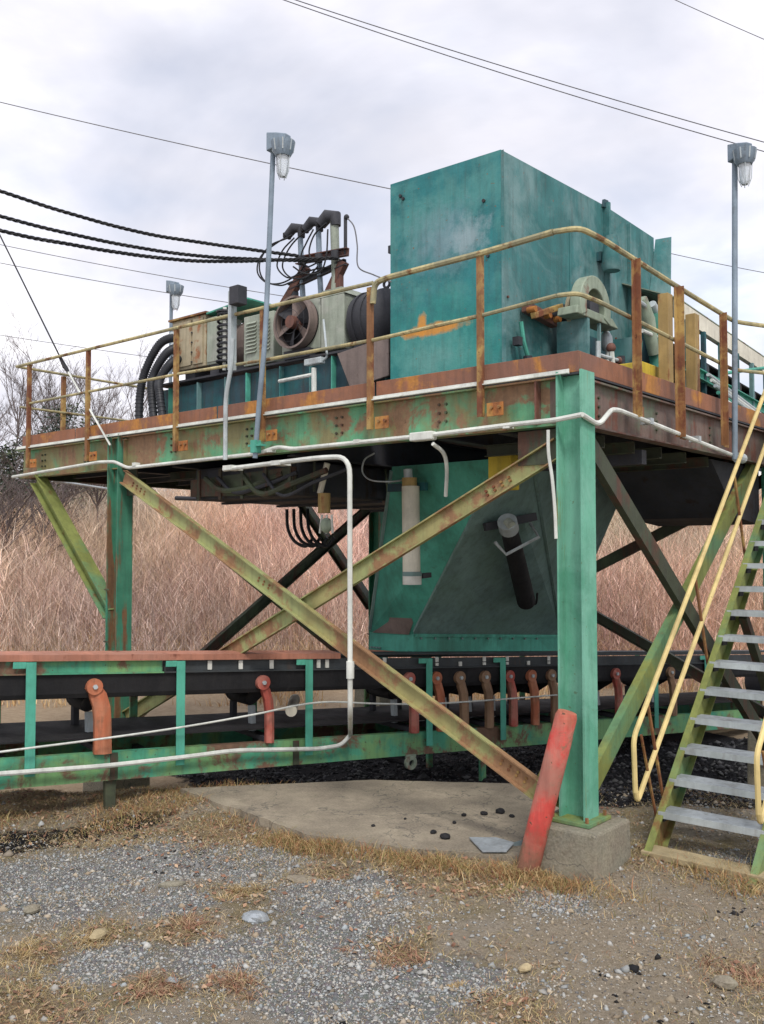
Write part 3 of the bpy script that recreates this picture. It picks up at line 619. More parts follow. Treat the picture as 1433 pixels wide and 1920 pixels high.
obj('foot',MB().cyl(at(990,668,X=FX1+.08)-Vector((0,0,.06)),at(990,668,X=FX1+.08),.045,n=10),'darkmetal',vp)
# hydraulic arms between the bearing and the doorway
ha=empty('hydraulic_arms',at(1225,640,X=-.9),'pair of green and grey hydraulic arms behind the second rusty side post','machine')
X1=-.95
obj('arm',MB().tube([at(1222,570,X=X1),at(1243,610,X=X1),at(1236,650,X=X1)],[.05,.06,.05],10),'galv',ha,smooth=True)
obj('arm',MB().tube([at(1203,560,X=X1),at(1215,600,X=X1),at(1226,665,X=X1)],[.06,.08,.06],10),'ring',ha,smooth=True)
obj('cylinder',MB().cyl(at(1228,590,X=X1),at(1232,690,X=X1),.075,n=14),'chute',ha,smooth=True)
obj('cylinder',MB().cyl(at(1210,600,X=X1-.2),at(1205,690,X=X1-.2),.10,n=14),'teal_dark',ha,smooth=True)
obj('joint',MB().sphere(at(1238,640,X=X1),.07,10,8),'rack',ha,smooth=True)
obj('bracket',MB().box(at(1196,690,X=X1-.3),at(1250,655,X=X1)),'darkmetal',ha)
yb0=at(1205,722,X=-.35); yb1=at(1236,688,X=-.35)
single('yellow_box',MB().box((-.65,yb0.y,yb0.z),(-.35,yb1.y,yb1.z)),'oldyellow','small dented yellow box behind the rusty side toe board','box',(-.5,yb0.y,yb0.z),bevel=.01)
gv=empty('valve_cluster',at(1150,660,X=-.9),'cluster of small grey pipes and valves in the opening under the bearing cover','valves')
for a_,b_,r_,mt in (((1122,690),(1122,640),.025,'galv'),((1150,700),(1146,655),.03,'pvc'),((1122,665),(1160,676),.02,'galv'),((1166,700),(1166,668),.035,'darkmetal'),((1205,620),(1250,640),.022,'pvc'),((1200,640),(1196,700),.03,'chute'),((1245,700),(1247,640),.03,'chute'),((1212,575),(1190,560),.025,'galv')):
    obj('pipe',MB().tube([at(*a_,X=-.92),at(*b_,X=-.92)],r_,8),mt,gv,smooth=True)
for px,py,r_ in ((1146,652,.05),(1160,676,.04),(1196,640,.05),(1250,640,.045)): obj('valve',MB().sphere(at(px,py,X=-.92),r_,9,7),'rack',gv,smooth=True)
# rusty yellow door frame and kick panels at the right side
df=empty('yellow_gate_frame',at(1285,780,X=-.25),'rusty yellow upright frame between the side posts and the conveyor gallery','frame')
XD=-.2
for px in (1260,1310):
    t0=at(px,780 if px<1300 else 770,X=XD); t1=at(px,552 if px<1300 else 590,X=XD)
    obj('upright',MB().box((XD-.10,t0.y-.055,3.74),(XD,t0.y+.055,t1.z)),'yellowframe',df,bevel=.004)
k0=at(1193,690,X=XD-.05); k1=at(1300,740,X=XD-.05)
obj('kick_panel',MB().box((XD-.06,k0.y,3.76),(XD-.05,k1.y-.12,k0.z-.03)),'yellowframe',df)
k2=at(1316,720,X=XD); k3=at(1400,775,X=XD)
obj('kick_panel',MB().box((XD-.06,k2.y+.03,3.75),(XD-.05,k3.y+.3,4.02)),'orange',df)

# ------------------------------------------------------------------ upper conveyor gallery
uc=empty('conveyor_gallery',(-.8,4.2,3.9),'inclined green conveyor gallery with a beige cover leaving behind the housing','conveyor')
def U(y,h,x=-.8): return (x,y,5.22-(y-3.84)*.068+h)
Y0,Y1=3.86,9.5
obj('cover_strip',MB().prism([U(Y0,.02),U(Y1,.02),U(Y1,-.17),U(Y0,-.17)],(-.05,0,0)),'cream',uc,label='beige sloping cover strip')
obj('roof',MB().prism([U(Y0,.03),U(Y1,.03),U(Y1,.33,-1.5),U(Y0,.33,-1.5)],(0,0,.012)),'ring',uc)
obj('bottom_chord',MB().extr(C_(.06,.16),U(Y0,-1.12),U(Y1,-1.12)),'teal',uc)
obj('bottom_chord',MB().extr(C_(.06,.12),U(Y0,-.72),U(Y1,-.72)),'chute',uc)
for k in range(9):
    y=Y0+.18+k*.55; obj('upright',MB().bar(U(y,-.17),U(y,-1.05),.05,.05,up=(0,1,0)),'teal_dark' if k%2 else 'teal',uc)
for k in range(8):
    y=Y0+.4+k*.55; obj('roller',MB().cyl((-.84,y,U(y,-.55)[2]),(-1.7,y,U(y,-.55)[2]),.06,n=10),'darkmetal',uc,smooth=True)
obj('belt',MB().prism([U(Y0,-.47,-.86),U(Y1,-.47,-.86),U(Y1,-.47,-1.7),U(Y0,-.47,-1.7)],(0,0,-.02)),'black',uc)
obj('back_panel',MB().prism([U(Y0,-.1,-1.75),U(Y1,-.1,-1.75),U(Y1,-1.1,-1.75),U(Y0,-1.1,-1.75)],(-.02,0,0)),'teal_dark',uc)
for k,(h,x,mt) in enumerate(((-.80,-.66,'galv'),(-.87,-.62,'pvc'),(-.94,-.58,'galv'),(-1.02,-.55,'chute'),(-1.09,-.50,'pvc'))):
    obj('pipe',MB().tube([U(4.35,h+.06,x),U(6,h-.06,x),U(8.5,h-.35,x)],.022,8),mt,uc,smooth=True)
obj('elbow_pipe',MB().tube(rnd([at(1360,800,X=-.5),at(1358,700,X=-.5),at(1433,690,X=-.5)],.1),.02,8),'chute',uc,smooth=True)
obj('skid',MB().extr(C_(.07,.2),(-.5,4.6,3.86),(-.5,8.5,3.70)),'beam_side',uc)

# ------------------------------------------------------------------ drive skid and electrical gear
YK=1.6
sk=empty('drive_skid',(-5.1,YK,3.73),'long dark teal steel skid carrying the drive and the cabinets','skid')
obj('side_web',MB().prism([(-7.12,YK,3.74),(-2.95,YK,3.74),(-2.95,YK,4.66),(-7.12,YK,4.62)],(0,.015,0)),'teal_dark',sk)
obj('side_web',MB().prism([(-7.12,YK+.015,3.74),(-7.12,YK+1.0,3.74),(-7.12,YK+1.0,4.62),(-7.12,YK+.015,4.62)],(.012,0,0)),'teal_dark',sk)
obj('top_plate',MB().box((-7.15,YK-.08,4.665),(-2.92,YK+1.0,4.69)),'darkmetal',sk)
for k,x in enumerate((-6.9,-6.3,-5.75,-5.35,-4.75,-4.25,-3.9,-3.45,-3.1)):
    obj('stiffener',MB().box((x-.008,YK-.07,3.75),(x+.008,YK-.001,4.62+ (x+7.12)*.008)),'teal' if k%3 else 'chute',sk)
obj('bottom_flange',MB().box((-7.15,YK-.08,3.735),(-2.92,YK-.001,3.75)),'teal_dark',sk)

def bx(name,x0,x1,z0,z1,mt,label,cat,y0=YK-.02,dp=.4,parts=None):
    r=empty(name,((x0+x1)/2,y0,z0),label,cat)
    obj('body',MB().box((x0,y0,z0),(x1,y0+dp,z1)),mt,r,bevel=.012); return r
r=bx('terminal_box',-6.90,-6.20,4.84,5.52,'boxrust','beige rust-streaked terminal box where the three black hoses enter','box',dp=.5)
obj('lid',MB().box((-6.86,YK-.04,4.88),(-6.48,YK-.021,5.48)),'boxrust',r,bevel=.004)
obj('lid',MB().box((-6.44,YK-.04,4.88),(-6.24,YK-.021,5.48)),'boxrust',r,bevel=.004)
obj('hood',MB().box((-6.94,YK-.06,5.521),(-6.15,YK+.5,5.545)),'post',r)
for i in range(5):
    for x in (-6.88,-6.46): obj('bolt',MB().cyl((x,YK-.022,4.92+i*.13),(x,YK-.045,4.92+i*.13),.012,n=6),'darkmetal',r)
obj('leg',MB().box((-6.7,YK+.05,4.691),(-6.5,YK+.4,4.839)),'darkmetal',r)
r=bx('switch_box',-6.17,-5.90,4.84,5.46,'boxgrey','narrow grey-green switch box beside the rusty terminal box','box',dp=.36)
obj('door',MB().box((-6.15,YK-.034,4.87),(-5.93,YK-.021,5.43)),'boxgrey',r,bevel=.005); obj('foot',MB().box((-6.12,YK,4.691),(-5.95,YK+.3,4.839)),'darkmetal',r)
r=empty('drive_motor',(-5.6,YK+.2,4.69),'brown horizontal motor with cooling fins behind the coil spring','motor')
obj('housing',MB().cyl((-5.88,YK+.33,5.08),(-5.46,YK+.33,5.08),.30,n=24),'mauve',r,smooth=True)
for k in range(12): obj('fin',MB().ring((-5.62+0.014*k*1.0,YK+.33,5.08),(1,0,0),.295,.335,.006,n=24),'mauve',r)
obj('foot',MB().box((-5.86,YK+.1,4.692),(-5.48,YK+.56,4.80)),'darkmetal',r)
obj('canopy',MB().prism([(-6.15,YK-.05,5.50),(-5.35,YK-.05,5.56),(-5.35,YK+.6,5.56),(-6.15,YK+.6,5.50)],(0,0,.02)),'chute',r)
sp_=[]
for k in range(8*14+1):
    a_=k/14*2*math.pi; sp_.append((-5.70+.085*math.cos(a_),YK-.12+.085*math.sin(a_),4.82+.60*k/(8*14)))
r=empty('coil_spring',(-5.70,YK-.12,4.70),'dark upright coil spring in front of the brown motor','spring')
obj('coil',MB().tube(sp_,.017,6),'darkmetal',r,smooth=True); obj('rod',MB().cyl((-5.70,YK-.12,4.70),(-5.70,YK-.12,5.5),.025,n=8),'pvc',r,smooth=True)
obj('plate',MB().cyl((-5.70,YK-.12,4.80),(-5.70,YK-.12,4.82),.11,n=14),'darkmetal',r); obj('plate',MB().cyl((-5.70,YK-.12,5.43),(-5.70,YK-.12,5.45),.11,n=14),'darkmetal',r)
r=bx('louvred_cabinet',-5.42,-4.88,4.72,5.34,'boxgrey','pale grey-green louvred cabinet between the light poles','cabinet',y0=YK-.05,dp=.5)
for c0 in (-5.36,-5.12):
    for k in range(9): obj('louvre',MB().prism([(c0,YK-.052,5.26-k*.045),(c0+.18,YK-.052,5.26-k*.045),(c0+.18,YK-.075,5.235-k*.045),(c0,YK-.075,5.235-k*.045)],(0,0,-.006)),'boxgrey',r)
r=empty('cooling_fan',(-4.43,YK-.05,4.69),'round cooling fan with dark brown blades in a pale square case','fan')
fc=Vector((-4.44,YK-.12,5.10))
obj('shroud',MB().ring(fc,(0,1,0),.285,.310,.12,n=36),'mauve',r,smooth=True)
obj('back_disc',MB().cyl(fc+Vector((0,.07,0)),fc+Vector((0,.09,0)),.299,n=30),'black',r)
obj('body',MB().box((fc.x-.33,fc.y+.091,fc.z-.34),(fc.x+.33,fc.y+.5,fc.z+.30)),'boxgrey',r,bevel=.03)
obj('hub',MB().cyl(fc+Vector((0,-.09,0)),fc+Vector((0,.1,0)),.075,n=16),'rack',r,smooth=True)
for k in range(6):
    a_=k*math.pi/3+.3; e1=Vector((math.cos(a_),0,math.sin(a_))); e2=Vector((-math.sin(a_),0,math.cos(a_)))
    obj('blade',MB().prism([fc+e1*.07-e2*.035+Vector((0,.03,0)),fc+e1*.26-e2*.10+Vector((0,.06,0)),fc+e1*.27+e2*.07+Vector((0,-.04,0)),fc+e1*.07+e2*.035+Vector((0,-.03,0))],(0,.008,0)),'mauve' if k%2 else 'darkmetal',r)
for k in range(2): obj('guard_ring',MB().ring(fc+Vector((0,-.085,0)),(0,1,0),.14+k*.09,.1435+k*.09,.004,n=28),'darkmetal',r)
obj('foot',MB().box((-4.65,YK-.1,4.692),(-4.23,YK+.3,4.79)),'darkmetal',r)
r=bx('gear_case',-4.08,-3.72,4.72,5.34,'boxgrey','pale grey gear case between the cooling fan and the dark motor','machine',y0=YK-.06,dp=.55)
obj('cap',MB().prism([(-4.12,YK-.06,5.342),(-3.70,YK-.06,5.342),(-3.76,YK-.06,5.42),(-4.05,YK-.06,5.42)],(0,.5,0)),'boxgrey',r)
r=empty('main_motor',(-3.4,YK+.2,4.69),'large dark round motor beside the teal housing','motor')
obj('casing',MB().tube([(-3.70,YK+.25,5.02),(-3.66,YK+.25,5.02),(-3.30,YK+.25,5.02),(-3.12,YK+.25,5.02)],[.26,.34,.36,.22],26),'darkmetal',r,smooth=True)
for k in range(3): obj('band',MB().ring((-3.58+k*.13,YK+.25,5.02),(1,0,0),.345,.362,.025,n=28),'darkmetal',r,smooth=True)
obj('coupling',MB().cyl((-3.12,YK+.25,5.0),(-2.85,YK+.25,5.0),.12,n=14),'rack',r,smooth=True)
obj('foot',MB().box((-3.62,YK,4.692),(-3.18,YK+.5,4.78)),'darkmetal',r)
obj('lug',MB().ring((-3.35,YK+.25,5.44),(0,1,0),.03,.055,.02,n=14),'darkmetal',r)
r=empty('belt_guard',(-3.05,YK-.15,3.75),'low dark rusty guard below the main motor','guard')
obj('plate',MB().prism([(-3.75,YK-.14,4.64),(-3.0,YK-.14,4.72),(-3.0,YK-.14,4.30),(-3.55,YK-.14,4.22)],(0,.05,0)),'mauve',r,bevel=.006)
obj('pedestal',MB().box((-3.35,YK-.13,3.75),(-3.25,YK-.09,4.22)),'teal',r)
# galvanised tee pipe in front of the skid
tp=empty('tee_pipe',(-4.05,.9,3.75),'pale galvanised pipe with a tee standing in front of the skid','pipe')
Yp=.9
obj('riser',MB().tube([at(589,738,Y=Yp),at(589,690,Y=Yp)],.028,8),'pvc',tp,smooth=True)
obj('tee',MB().bar(at(574,681,Y=Yp),at(606,675,Y=Yp),.07,.07),'galv',tp,bevel=.01)
obj('branch',MB().tube([at(524,715,Y=Yp),at(589,702,Y=Yp)],.022,8),'pvc',tp,smooth=True)
obj('hose',MB().tube(bez([at(606,676,Y=Yp),at(613,668,Y=Yp),at(612,652,Y=Yp),at(607,600,Y=Yp+.3)]),.012,6),'galv',tp,smooth=True)
# three black hoses
hs=[(at(332,630,Y=1.55),at(300,645,Y=1.4),at(273,695,Y=1.3),at(262,750,Y=1.25),Vector((at(262,780,Y=1.2).x,1.2,3.74))),
    (at(334,650,Y=1.55),at(311,664,Y=1.4),at(287,705,Y=1.3),at(285,745,Y=1.25),Vector((at(296,780,Y=1.2).x,1.2,3.74))),
    (at(336,671,Y=1.55),at(318,684,Y=1.4),at(299,715,Y=1.3),at(300,745,Y=1.25),Vector((at(314,780,Y=1.2).x,1.2,3.74)))]
for h,lab in zip(hs,('outermost of the three thick black hoses curving down from the rusty box','middle of the three thick black hoses curving down from the rusty box','innermost of the three thick black hoses curving down from the rusty box')):
    r=empty('black_hose',h[-1],lab,'hose','black hoses curving down to the deck')
    pts=bez(h,12); obj('hose',MB().tube(pts,.052,12),'hose',r,smooth=True)
    n_r=26
    cl=MB()
    for k in range(1,len(pts)-1,1):
        d_=(pts[k+1]-pts[k-1]).normalized(); cl.ring(pts[k],d_,.05,.058,.016,n=12,ref=(0.3,1,.2))
    obj('corrugation',cl,'hose',r,smooth=True)
    obj('gland',MB().cyl(Vector(h[0]),Vector(h[0])+Vector((-.07,-.03,0)),.062,n=14),'galv',r,smooth=True)

# ------------------------------------------------------------------ cable rack with service heads
YR=2.3
rk=empty('cable_rack',(-4.8,YR,4.69),'rusty brown rack of struts that anchors the black cables above the fan','rack')
def P(x,y,Y=YR): return at(x,y,Y=Y)
obj('strut',MB().bar(P(576,500),P(522,590),.09,.11),'rack',rk,bevel=.006); obj('strut',MB().bar(P(552,548),P(552,600),.08,.08,up=(0,1,0)),'darkmetal',rk)
obj('strut',MB().bar(P(646,490),P(606,575),.09,.11),'rack',rk,bevel=.006)
obj('strut',MB().bar(P(637,515),P(637,565),.07,.08,up=(0,1,0)),'rack',rk,bevel=.006)
obj('crossbar',MB().extr(C_(.06,.1),P(560,490),P(655,473)),'rack',rk)
obj('crossbar',MB().extr(C_(.05,.08),P(545,540),P(650,492)),'darkmetal',rk)
for px,py in ((566,488),(598,484),(628,478)): obj('insulator',MB().cyl(P(px,py,YR-.1)-Vector((0,0,.05)),P(px,py,YR-.1)+Vector((0,0,.05)),.05,n=12),'darkmetal',rk,smooth=True)
labs=('leftmost of the three service head conduits above the fan','middle of the three service head conduits above the fan','tallest, rightmost service head conduit on the cable rack')
for (px,py,pb,r_),lab in zip(((563,432,600,.036),(597,420,600,.036),(627,410,560,.055)),labs):
    top=P(px,py); bot=P(px+(8 if px<600 else 0),pb)
    r=empty('service_head',(bot.x,YR,bot.z),lab,'conduit','service head conduits on the cable rack')
    obj('conduit',MB().tube([bot,P(px+3,520),top],r_,10),'pole' if px<600 else 'boxgrey',r,smooth=True)
    obj('head',MB().tube([top+Vector((.03,0,-.10)),top+Vector((.02,0,.02)),top+Vector((-.10,-.02,.05)),top+Vector((-.20,-.04,-.04))],[r_+.008,r_+.028,r_+.032,r_+.02],12),'darkmetal',r,smooth=True)
    obj('cap',MB().box(top+Vector((-.235,-.09,-.07)),top+Vector((-.19,.03,.0))),'black',r,bevel=.01)
r=empty('thin_mast',P(648,480),'thin dark mast with a wire at its tip beside the service heads','mast')
obj('rod',MB().cyl(P(648,480),P(648,408),.022,n=8),'darkmetal',r,smooth=True); obj('tip',MB().sphere(P(650,407),.035,8,6),'darkmetal',r,smooth=True)
single('mast_wire',MB().tube(bez([P(651,408),P(664,425),P(670,460),P(672,500),P(700,515),at(733,528,Y=1.2)],8),.009,5),'wire','thin wire from the mast tip drooping to the teal housing','wire',tuple(P(651,408)),smooth=True)
# drip loops
loops=[[(548,440),(520,455),(490,480),(483,510),(500,530),(530,530),(560,512),(575,492)],
       [(552,446),(530,470),(520,500),(538,520),(560,515),(590,505),(620,500)],
       [(585,428),(560,445),(540,470),(530,500),(545,520),(575,520),(596,500)],
       [(588,430),(575,455),(565,480),(575,500),(600,490)],
       [(612,418),(590,440),(580,470),(585,490)],
       [(540,446),(505,462),(487,495),(495,525),(525,535),(548,528)],
       [(615,430),(612,480),(600,510),(570,512),(550,500)]]
dl=empty('drip_loops',P(548,510),'tangle of thin black drip loops hanging round the service heads','cable tangle')
for i,lp in enumerate(loops):
    obj('loop',MB().tube(bez([P(x,y,YR-.08-.03*i) for x,y in lp],8),.011,5),'cable',dl,smooth=True)
# heavy twisted cables: sagging from the left
def twisted(name,ctrl,rad,label,pitch=.11):
    base=bez(ctrl,70); n=len(base); r=empty(name,base[0],label,'cable','heavy twisted cables from the left')
    Ln=[0]
    for k in range(1,n): Ln.append(Ln[-1]+(base[k]-base[k-1]).length)
    dd=(base[-1]-base[0]).normalized(); e1=dd.cross(ZV).normalized(); e2=e1.cross(dd)
    for j in range(3):
        pts=[b0+(e1*math.cos(2*math.pi*(l/pitch/2+j/3))+e2*math.sin(2*math.pi*(l/pitch/2+j/3)))*rad for b0,l in zip(base,Ln)]
        obj('strand',MB().tube(pts,rad*.78,5),'cable',r,smooth=True)
def cpts(ys,end): return [at(x,y,D=d) for x,y,d in zip((-200,0,130,270,400),ys,(10.6,11,11.3,11.7,12.0))]+[end]
twisted('power_cable',cpts((288,358,400,437,458),P(560,480,YR-.1)),.0138,'highest of the three heavy twisted black cables coming from the left')
twisted('power_cable',cpts((342,405,438,466,482),P(600,490,YR-.12)),.0138,'middle one of the three heavy twisted black cables coming from the left')
twisted('power_cable',cpts((372,432,458,480,490),P(630,484,YR-.14)),.0145,'lowest of the three heavy twisted black cables coming from the left')
def wire(a_,b_,sag,label,rad=.008,n=30):
    a_=Vector(a_); b_=Vector(b_); pts=[a_.lerp(b_,k/n)-Vector((0,0,sag*4*(k/n)*(1-k/n))) for k in range(n+1)]
    return single('overhead_wire',MB().tube(pts,rad,4),'wire',label,'wire',tuple(a_),'thin overhead wires',smooth=True)
wire(at(-200,142,D=26),at(880,384,D=22),.1,'thin wire crossing behind the light pole and ending behind the teal housing',.012)
wire(at(430,-42,D=17),at(1640,322,D=17),.12,'upper one of the close pair of wires high across the sky',.010)
wire(at(440,-33,D=17.3),at(1640,340,D=17.3),.15,'lower one of the close pair of wires high across the sky',.010)
wire(at(1180,-40,D=22),at(1640,160,D=22),.05,'faint wire across the top right corner of the sky',.010)
wire(at(-200,415,D=26),at(700,580,D=26),.15,'upper thin wire below the heavy black cables',.010)
wire(at(-200,452,D=26),at(700,605,D=26),.15,'middle thin wire below the heavy black cables',.010)
wire(at(-200,596,D=28),at(700,722,D=28),.1,'lowest thin wire crossing above the bare trees at left',.009)
wire(at(1200,462,D=26),at(1640,545,D=26),.08,'thin wire right of the teal housing behind the right light pole',.010)
g0=at(-40,360,D=12.2); g1=at(207,835,Y=-.12)
r=empty('guy_wire',g1,'taut guy wire slanting down to the left end of the platform','wire')
obj('strand',MB().tube([g0,at(122,688,D=11.2)],.010,5),'cable',r); obj('turnbuckle',MB().tube([at(112,668,D=11.25),at(122,688,D=11.2),at(128,697,D=11.2)],[.018,.028,.018],8),'darkmetal',r,smooth=True)
obj('strand',MB().tube([at(128,697,D=11.2),g1],.012,5),'pvc',r)

# ------------------------------------------------------------------ light poles
def lamp(parent,top,dx):
    """vapour-tight jar light hanging from an arm box"""
    t_=Vector(top); d_=Vector(dx).normalized(); n0=len(bpy.data.objects)
    c_=t_+d_*.12
    obj('back_plate',MB().prism([t_+d_*-.02+Vector((0,0,-.06)),t_+d_*.20+Vector((0,0,-.02)),t_+d_*.22+Vector((0,0,.05)),t_+d_*.10+Vector((0,0,.09)),t_+d_*-.02+Vector((0,0,.12))],d_.cross(ZV)*.08),'pole',parent,bevel=.008)
    hd=obj('canopy',MB().tube([c_+Vector((0,0,.05)),c_+Vector((0,0,.02)),c_+Vector((0,0,-.07)),c_+Vector((0,0,-.12))],[.05,.115,.10,.07],18),'pole',parent,smooth=True)
    for k in range(8):
        a_=k*math.pi/4; e=Vector((math.cos(a_),math.sin(a_),0)); obj('fin',MB().bar(c_+e*.09+Vector((0,0,-.08)),c_+e*.107+Vector((0,0,.02)),.012,.02,up=(0,0,1)),'galv',hd)
    jar=obj('glass_jar',MB().tube([c_+Vector((0,0,-.12)),c_+Vector((0,0,-.14)),c_+Vector((0,0,-.28)),c_+Vector((0,0,-.315))],[.058,.056,.048,.030],18),'glass',parent,smooth=True)
    for k in range(4):
        a_=k*math.pi/2+.4; e=Vector((math.cos(a_),math.sin(a_),0)); obj('guard_wire',MB().tube([c_+e*.066+Vector((0,0,-.12)),c_+e*.060+Vector((0,0,-.26)),c_+e*.03+Vector((0,0,-.335))],.004,5),'galv',jar)
    obj('cage_ring',MB().ring(c_+Vector((0,0,-.24)),(0,0,1),.058,.064,.006,n=18),'galv',jar)
def pole(name,pts,label,dx,r_=.025):
    r=empty(name,pts[0],label,'light pole','pole lights round the platform')
    obj('pole',MB().tube(rnd(pts,.3),r_,10),'pole',r,smooth=True); lamp(r,pts[-1],dx); return r
r=pole('light_pole',[(-3.30,-.16,3.31),(-3.24,-.16,3.9),(-3.17,-.16,4.4),(-3.07,-.16,6.25)],'tall leaning light pole at the front of the platform, nearest the fan',(1,0.1,0))
obj('clamp',MB().box((-3.37,-.19,3.42),(-3.20,-.115,3.44)).box((-3.33,-.195,3.36),(-3.26,-.12,3.48)),'chute',r)
r=pole('light_pole',[at(1378,862,X=.16),at(1378,295,X=.16)],'straight light pole at the right side of the platform by the stairs',(.9,-.4,0),.028)
pole('light_pole',[(-7.62,2.1,3.74),(-7.62,2.1,6.22)],'light pole at the far left end of the platform behind the black hoses',(1,-.1,0),.026)
r=empty('outlet_post',(-3.72,-.17,3.3),'grey conduit post topped by a small box beside the louvred cabinet','post')
b0=(-3.72,-.17,3.32)
obj('conduit',MB().tube(rnd([b0,(-3.72,-.17,3.95),(-3.64,-.17,4.22),(-3.62,-.17,4.5)],.15),.022,8),'galv',r,smooth=True)
obj('channel',MB().extr(C_(.05,.07,.008),(-3.64,-.14,4.20),(-3.64,-.14,4.98),up=(0,1,0)),'galv',r)
c1=at(451,556,Y=-.15); obj('box',MB().box((c1.x-.065,-.24,c1.z-.09),(c1.x+.065,-.12,c1.z+.09)),'darkmetal',r,bevel=.006)

# ------------------------------------------------------------------ conduits on the beams
cf=empty('front_conduit',(-5,-.10,3.35),'white conduit running below the long front beam','conduit')
ZC=3.345; pth=[(-7.92,-.11,3.375),(-5.95,-.13,3.44),(-5.60,-.16,3.42),(-5.45,-.10,3.345),(-3.35,-.10,3.36),(-3.05,-.10,3.405),(-2.85,-.10,3.37),(-1.3,-.10,3.37),(-.45,-.11,3.385),(-.10,-.14,3.38),(.13,-.14,3.40)]
obj('pipe',MB().tube(rnd(pth,.07),.019,8),'pvc',cf,smooth=True)
for x in (-5.3,-3.15,-2.05,-.52): obj('strap',MB().box((x-.03,-.125,ZC+.015),(x+.03,-.06,ZC+.05)),'pvc',cf)
obj('junction_box',MB().box((-1.45,-.14,3.33),(-1.22,-.06,3.40)),'pvc',cf,bevel=.01)
cs=empty('side_conduit',(.13,1,3.35),'white conduit running below the right side beam to the right light pole','conduit')
obj('pipe',MB().tube(rnd([(.13,-.14,3.40),(.13,.06,3.36),(.13,.14,3.37),(.13,.32,3.49),(.13,.45,3.50),(.13,2.9,3.345),(.16,3.0,3.34)],.05),.019,8),'pvc',cs,smooth=True)
for y in (1.0,2.0): obj('strap',MB().box((.06,y-.03,3.40+.1*(2-y)/2),(.15,y+.03,3.45+.1*(2-y)/2)),'galv',cs)
obj('junction_box',MB().cyl((.15,2.93,3.33),(.15,3.07,3.33),.05,n=12),'galv',cs)
# drop conduit bending down and along the conveyor
Yd=-.22
cdp=empty('drop_conduit',(-2.6,Yd,.6),'white conduit that drops from the beam and runs left along the conveyor','conduit')
zz=lambda x,y:at(x,y,Y=Yd)
def CV(s,w,h): # conveyor frame: s along it, w across (0 near side), h height
    return CO+CD*s+CN*w+Vector((0,0,h-.0577*s))
def cvp(x,y,w=0.): # point of the conveyor's near side plane seen at x,y
    d=RV*((x-716.5)/FPX)+FP+UP*((960-y)/FPX); q=CO+CN*w; t_=(q-CAM).dot(CN)/d.dot(CN); return CAM+d*t_
low=[cvp(640,1397,-.09),cvp(600,1404,-.09),cvp(440,1407,-.09),cvp(350,1419,-.09),cvp(200,1436,-.09),cvp(0,1451,-.09),cvp(-160,1460,-.09)]
obj('pipe',MB().tube(rnd([zz(420,880),zz(600,858),zz(656,856),zz(657,1340)]+[cvp(657,1378,-.09)]+low,.16,6),.022,8),'pvc',cdp,smooth=True)
obj('coupling',MB().cyl(zz(657,1272),zz(657,1240),.034,n=12),'pvc',cdp,smooth=True)
for px in (430,520): obj('strap',MB().box(zz(px-8,882-(px-430)*.1)+Vector((0,-.03,0)),zz(px+8,872-(px-430)*.1)+Vector((0,.12,0))),'pvc',cdp)
r=empty('flexible_conduit',at(835,840,Y=-.1),'white flexible conduit drooping behind the brace towards the chute','conduit')
obj('pipe',MB().tube(bez([at(812,832,Y=-.10),at(832,850,Y=0.05),at(838,880,Y=.15),at(836,930,Y=.25)],8),.017,8),'pvc',r,smooth=True)
r=empty('drop_cable',at(1030,812,Y=-.14),'grey cable hanging from the conduit down the left face of the corner column','cable')
obj('sheath',MB().tube(bez([at(1028,806,Y=-.14),at(1029,850,Y=-.13),at(1036,900,Y=-.12),at(1041,960,Y=-.115),at(1043,1010,Y=-.115)],8),.013,7),'pvc',r,smooth=True)
# things hung under the deck
r=empty('hanging_sensor',at(608,960,Y=.5),'brown capped fitting on a pale rope hanging below the deck','fitting')
Yh=.5
obj('rope',MB().tube([at(614,868,Y=Yh),at(600,925,Y=Yh)],.03,8),'cream',r,smooth=True)
obj('cap',MB().cyl(at(608,925,Y=Yh),at(608,962,Y=Yh),.062,n=14),'yellowframe',r,smooth=True)
obj('knot',MB().sphere(at(612,985,Y=Yh),.07,9,7,(1,.8,1.1)),'ring',r,smooth=True)
for k in range(3): obj('clip',MB().tube([at(604+k*9,965,Y=Yh),at(600+k*12,1000,Y=Yh)],.012,6),'white',r)
r=empty('underdeck_pipe',at(430,885,Y=.9),'grey pipes strung below the deck behind the front beam','pipe')
obj('pipe',MB().tube([at(330,934,Y=3.2),at(690,945,Y=3.9)],.035,8),'darkmetal',r,smooth=True)
obj('pipe',MB().tube([at(470,884,Y=.7),at(585,900,Y=1.6)],.025,8),'galv',r,smooth=True)
obj('pipe',MB().tube([at(628,945,Y=2.3),at(692,940,Y=2.3)],.03,8),'cream',r,smooth=True)
obj('pipe',MB().tube([at(98,901,Y=1.2),at(205,917,Y=3.4)],.02,8),'galv',r,smooth=True)
for k in range(4):
    x0=538+k*13; single('cable_loop',MB().tube(bez([at(x0,955,Y=2.4+k*.05),at(x0+2,990,Y=2.4),at(x0+14,1014,Y=2.4),at(x0+36,1024,Y=2.45),at(x0+50,1008,Y=2.5)],8),.022,7),'hose',('leftmost dark cable loop hanging below the deck','second dark cable loop from the left hanging below the deck','third dark cable loop from the left hanging below the deck','rightmost dark cable loop hanging below the deck')[k],'cable loop',tuple(at(x0,955,Y=2.4)),'cable loops below the deck',smooth=True)
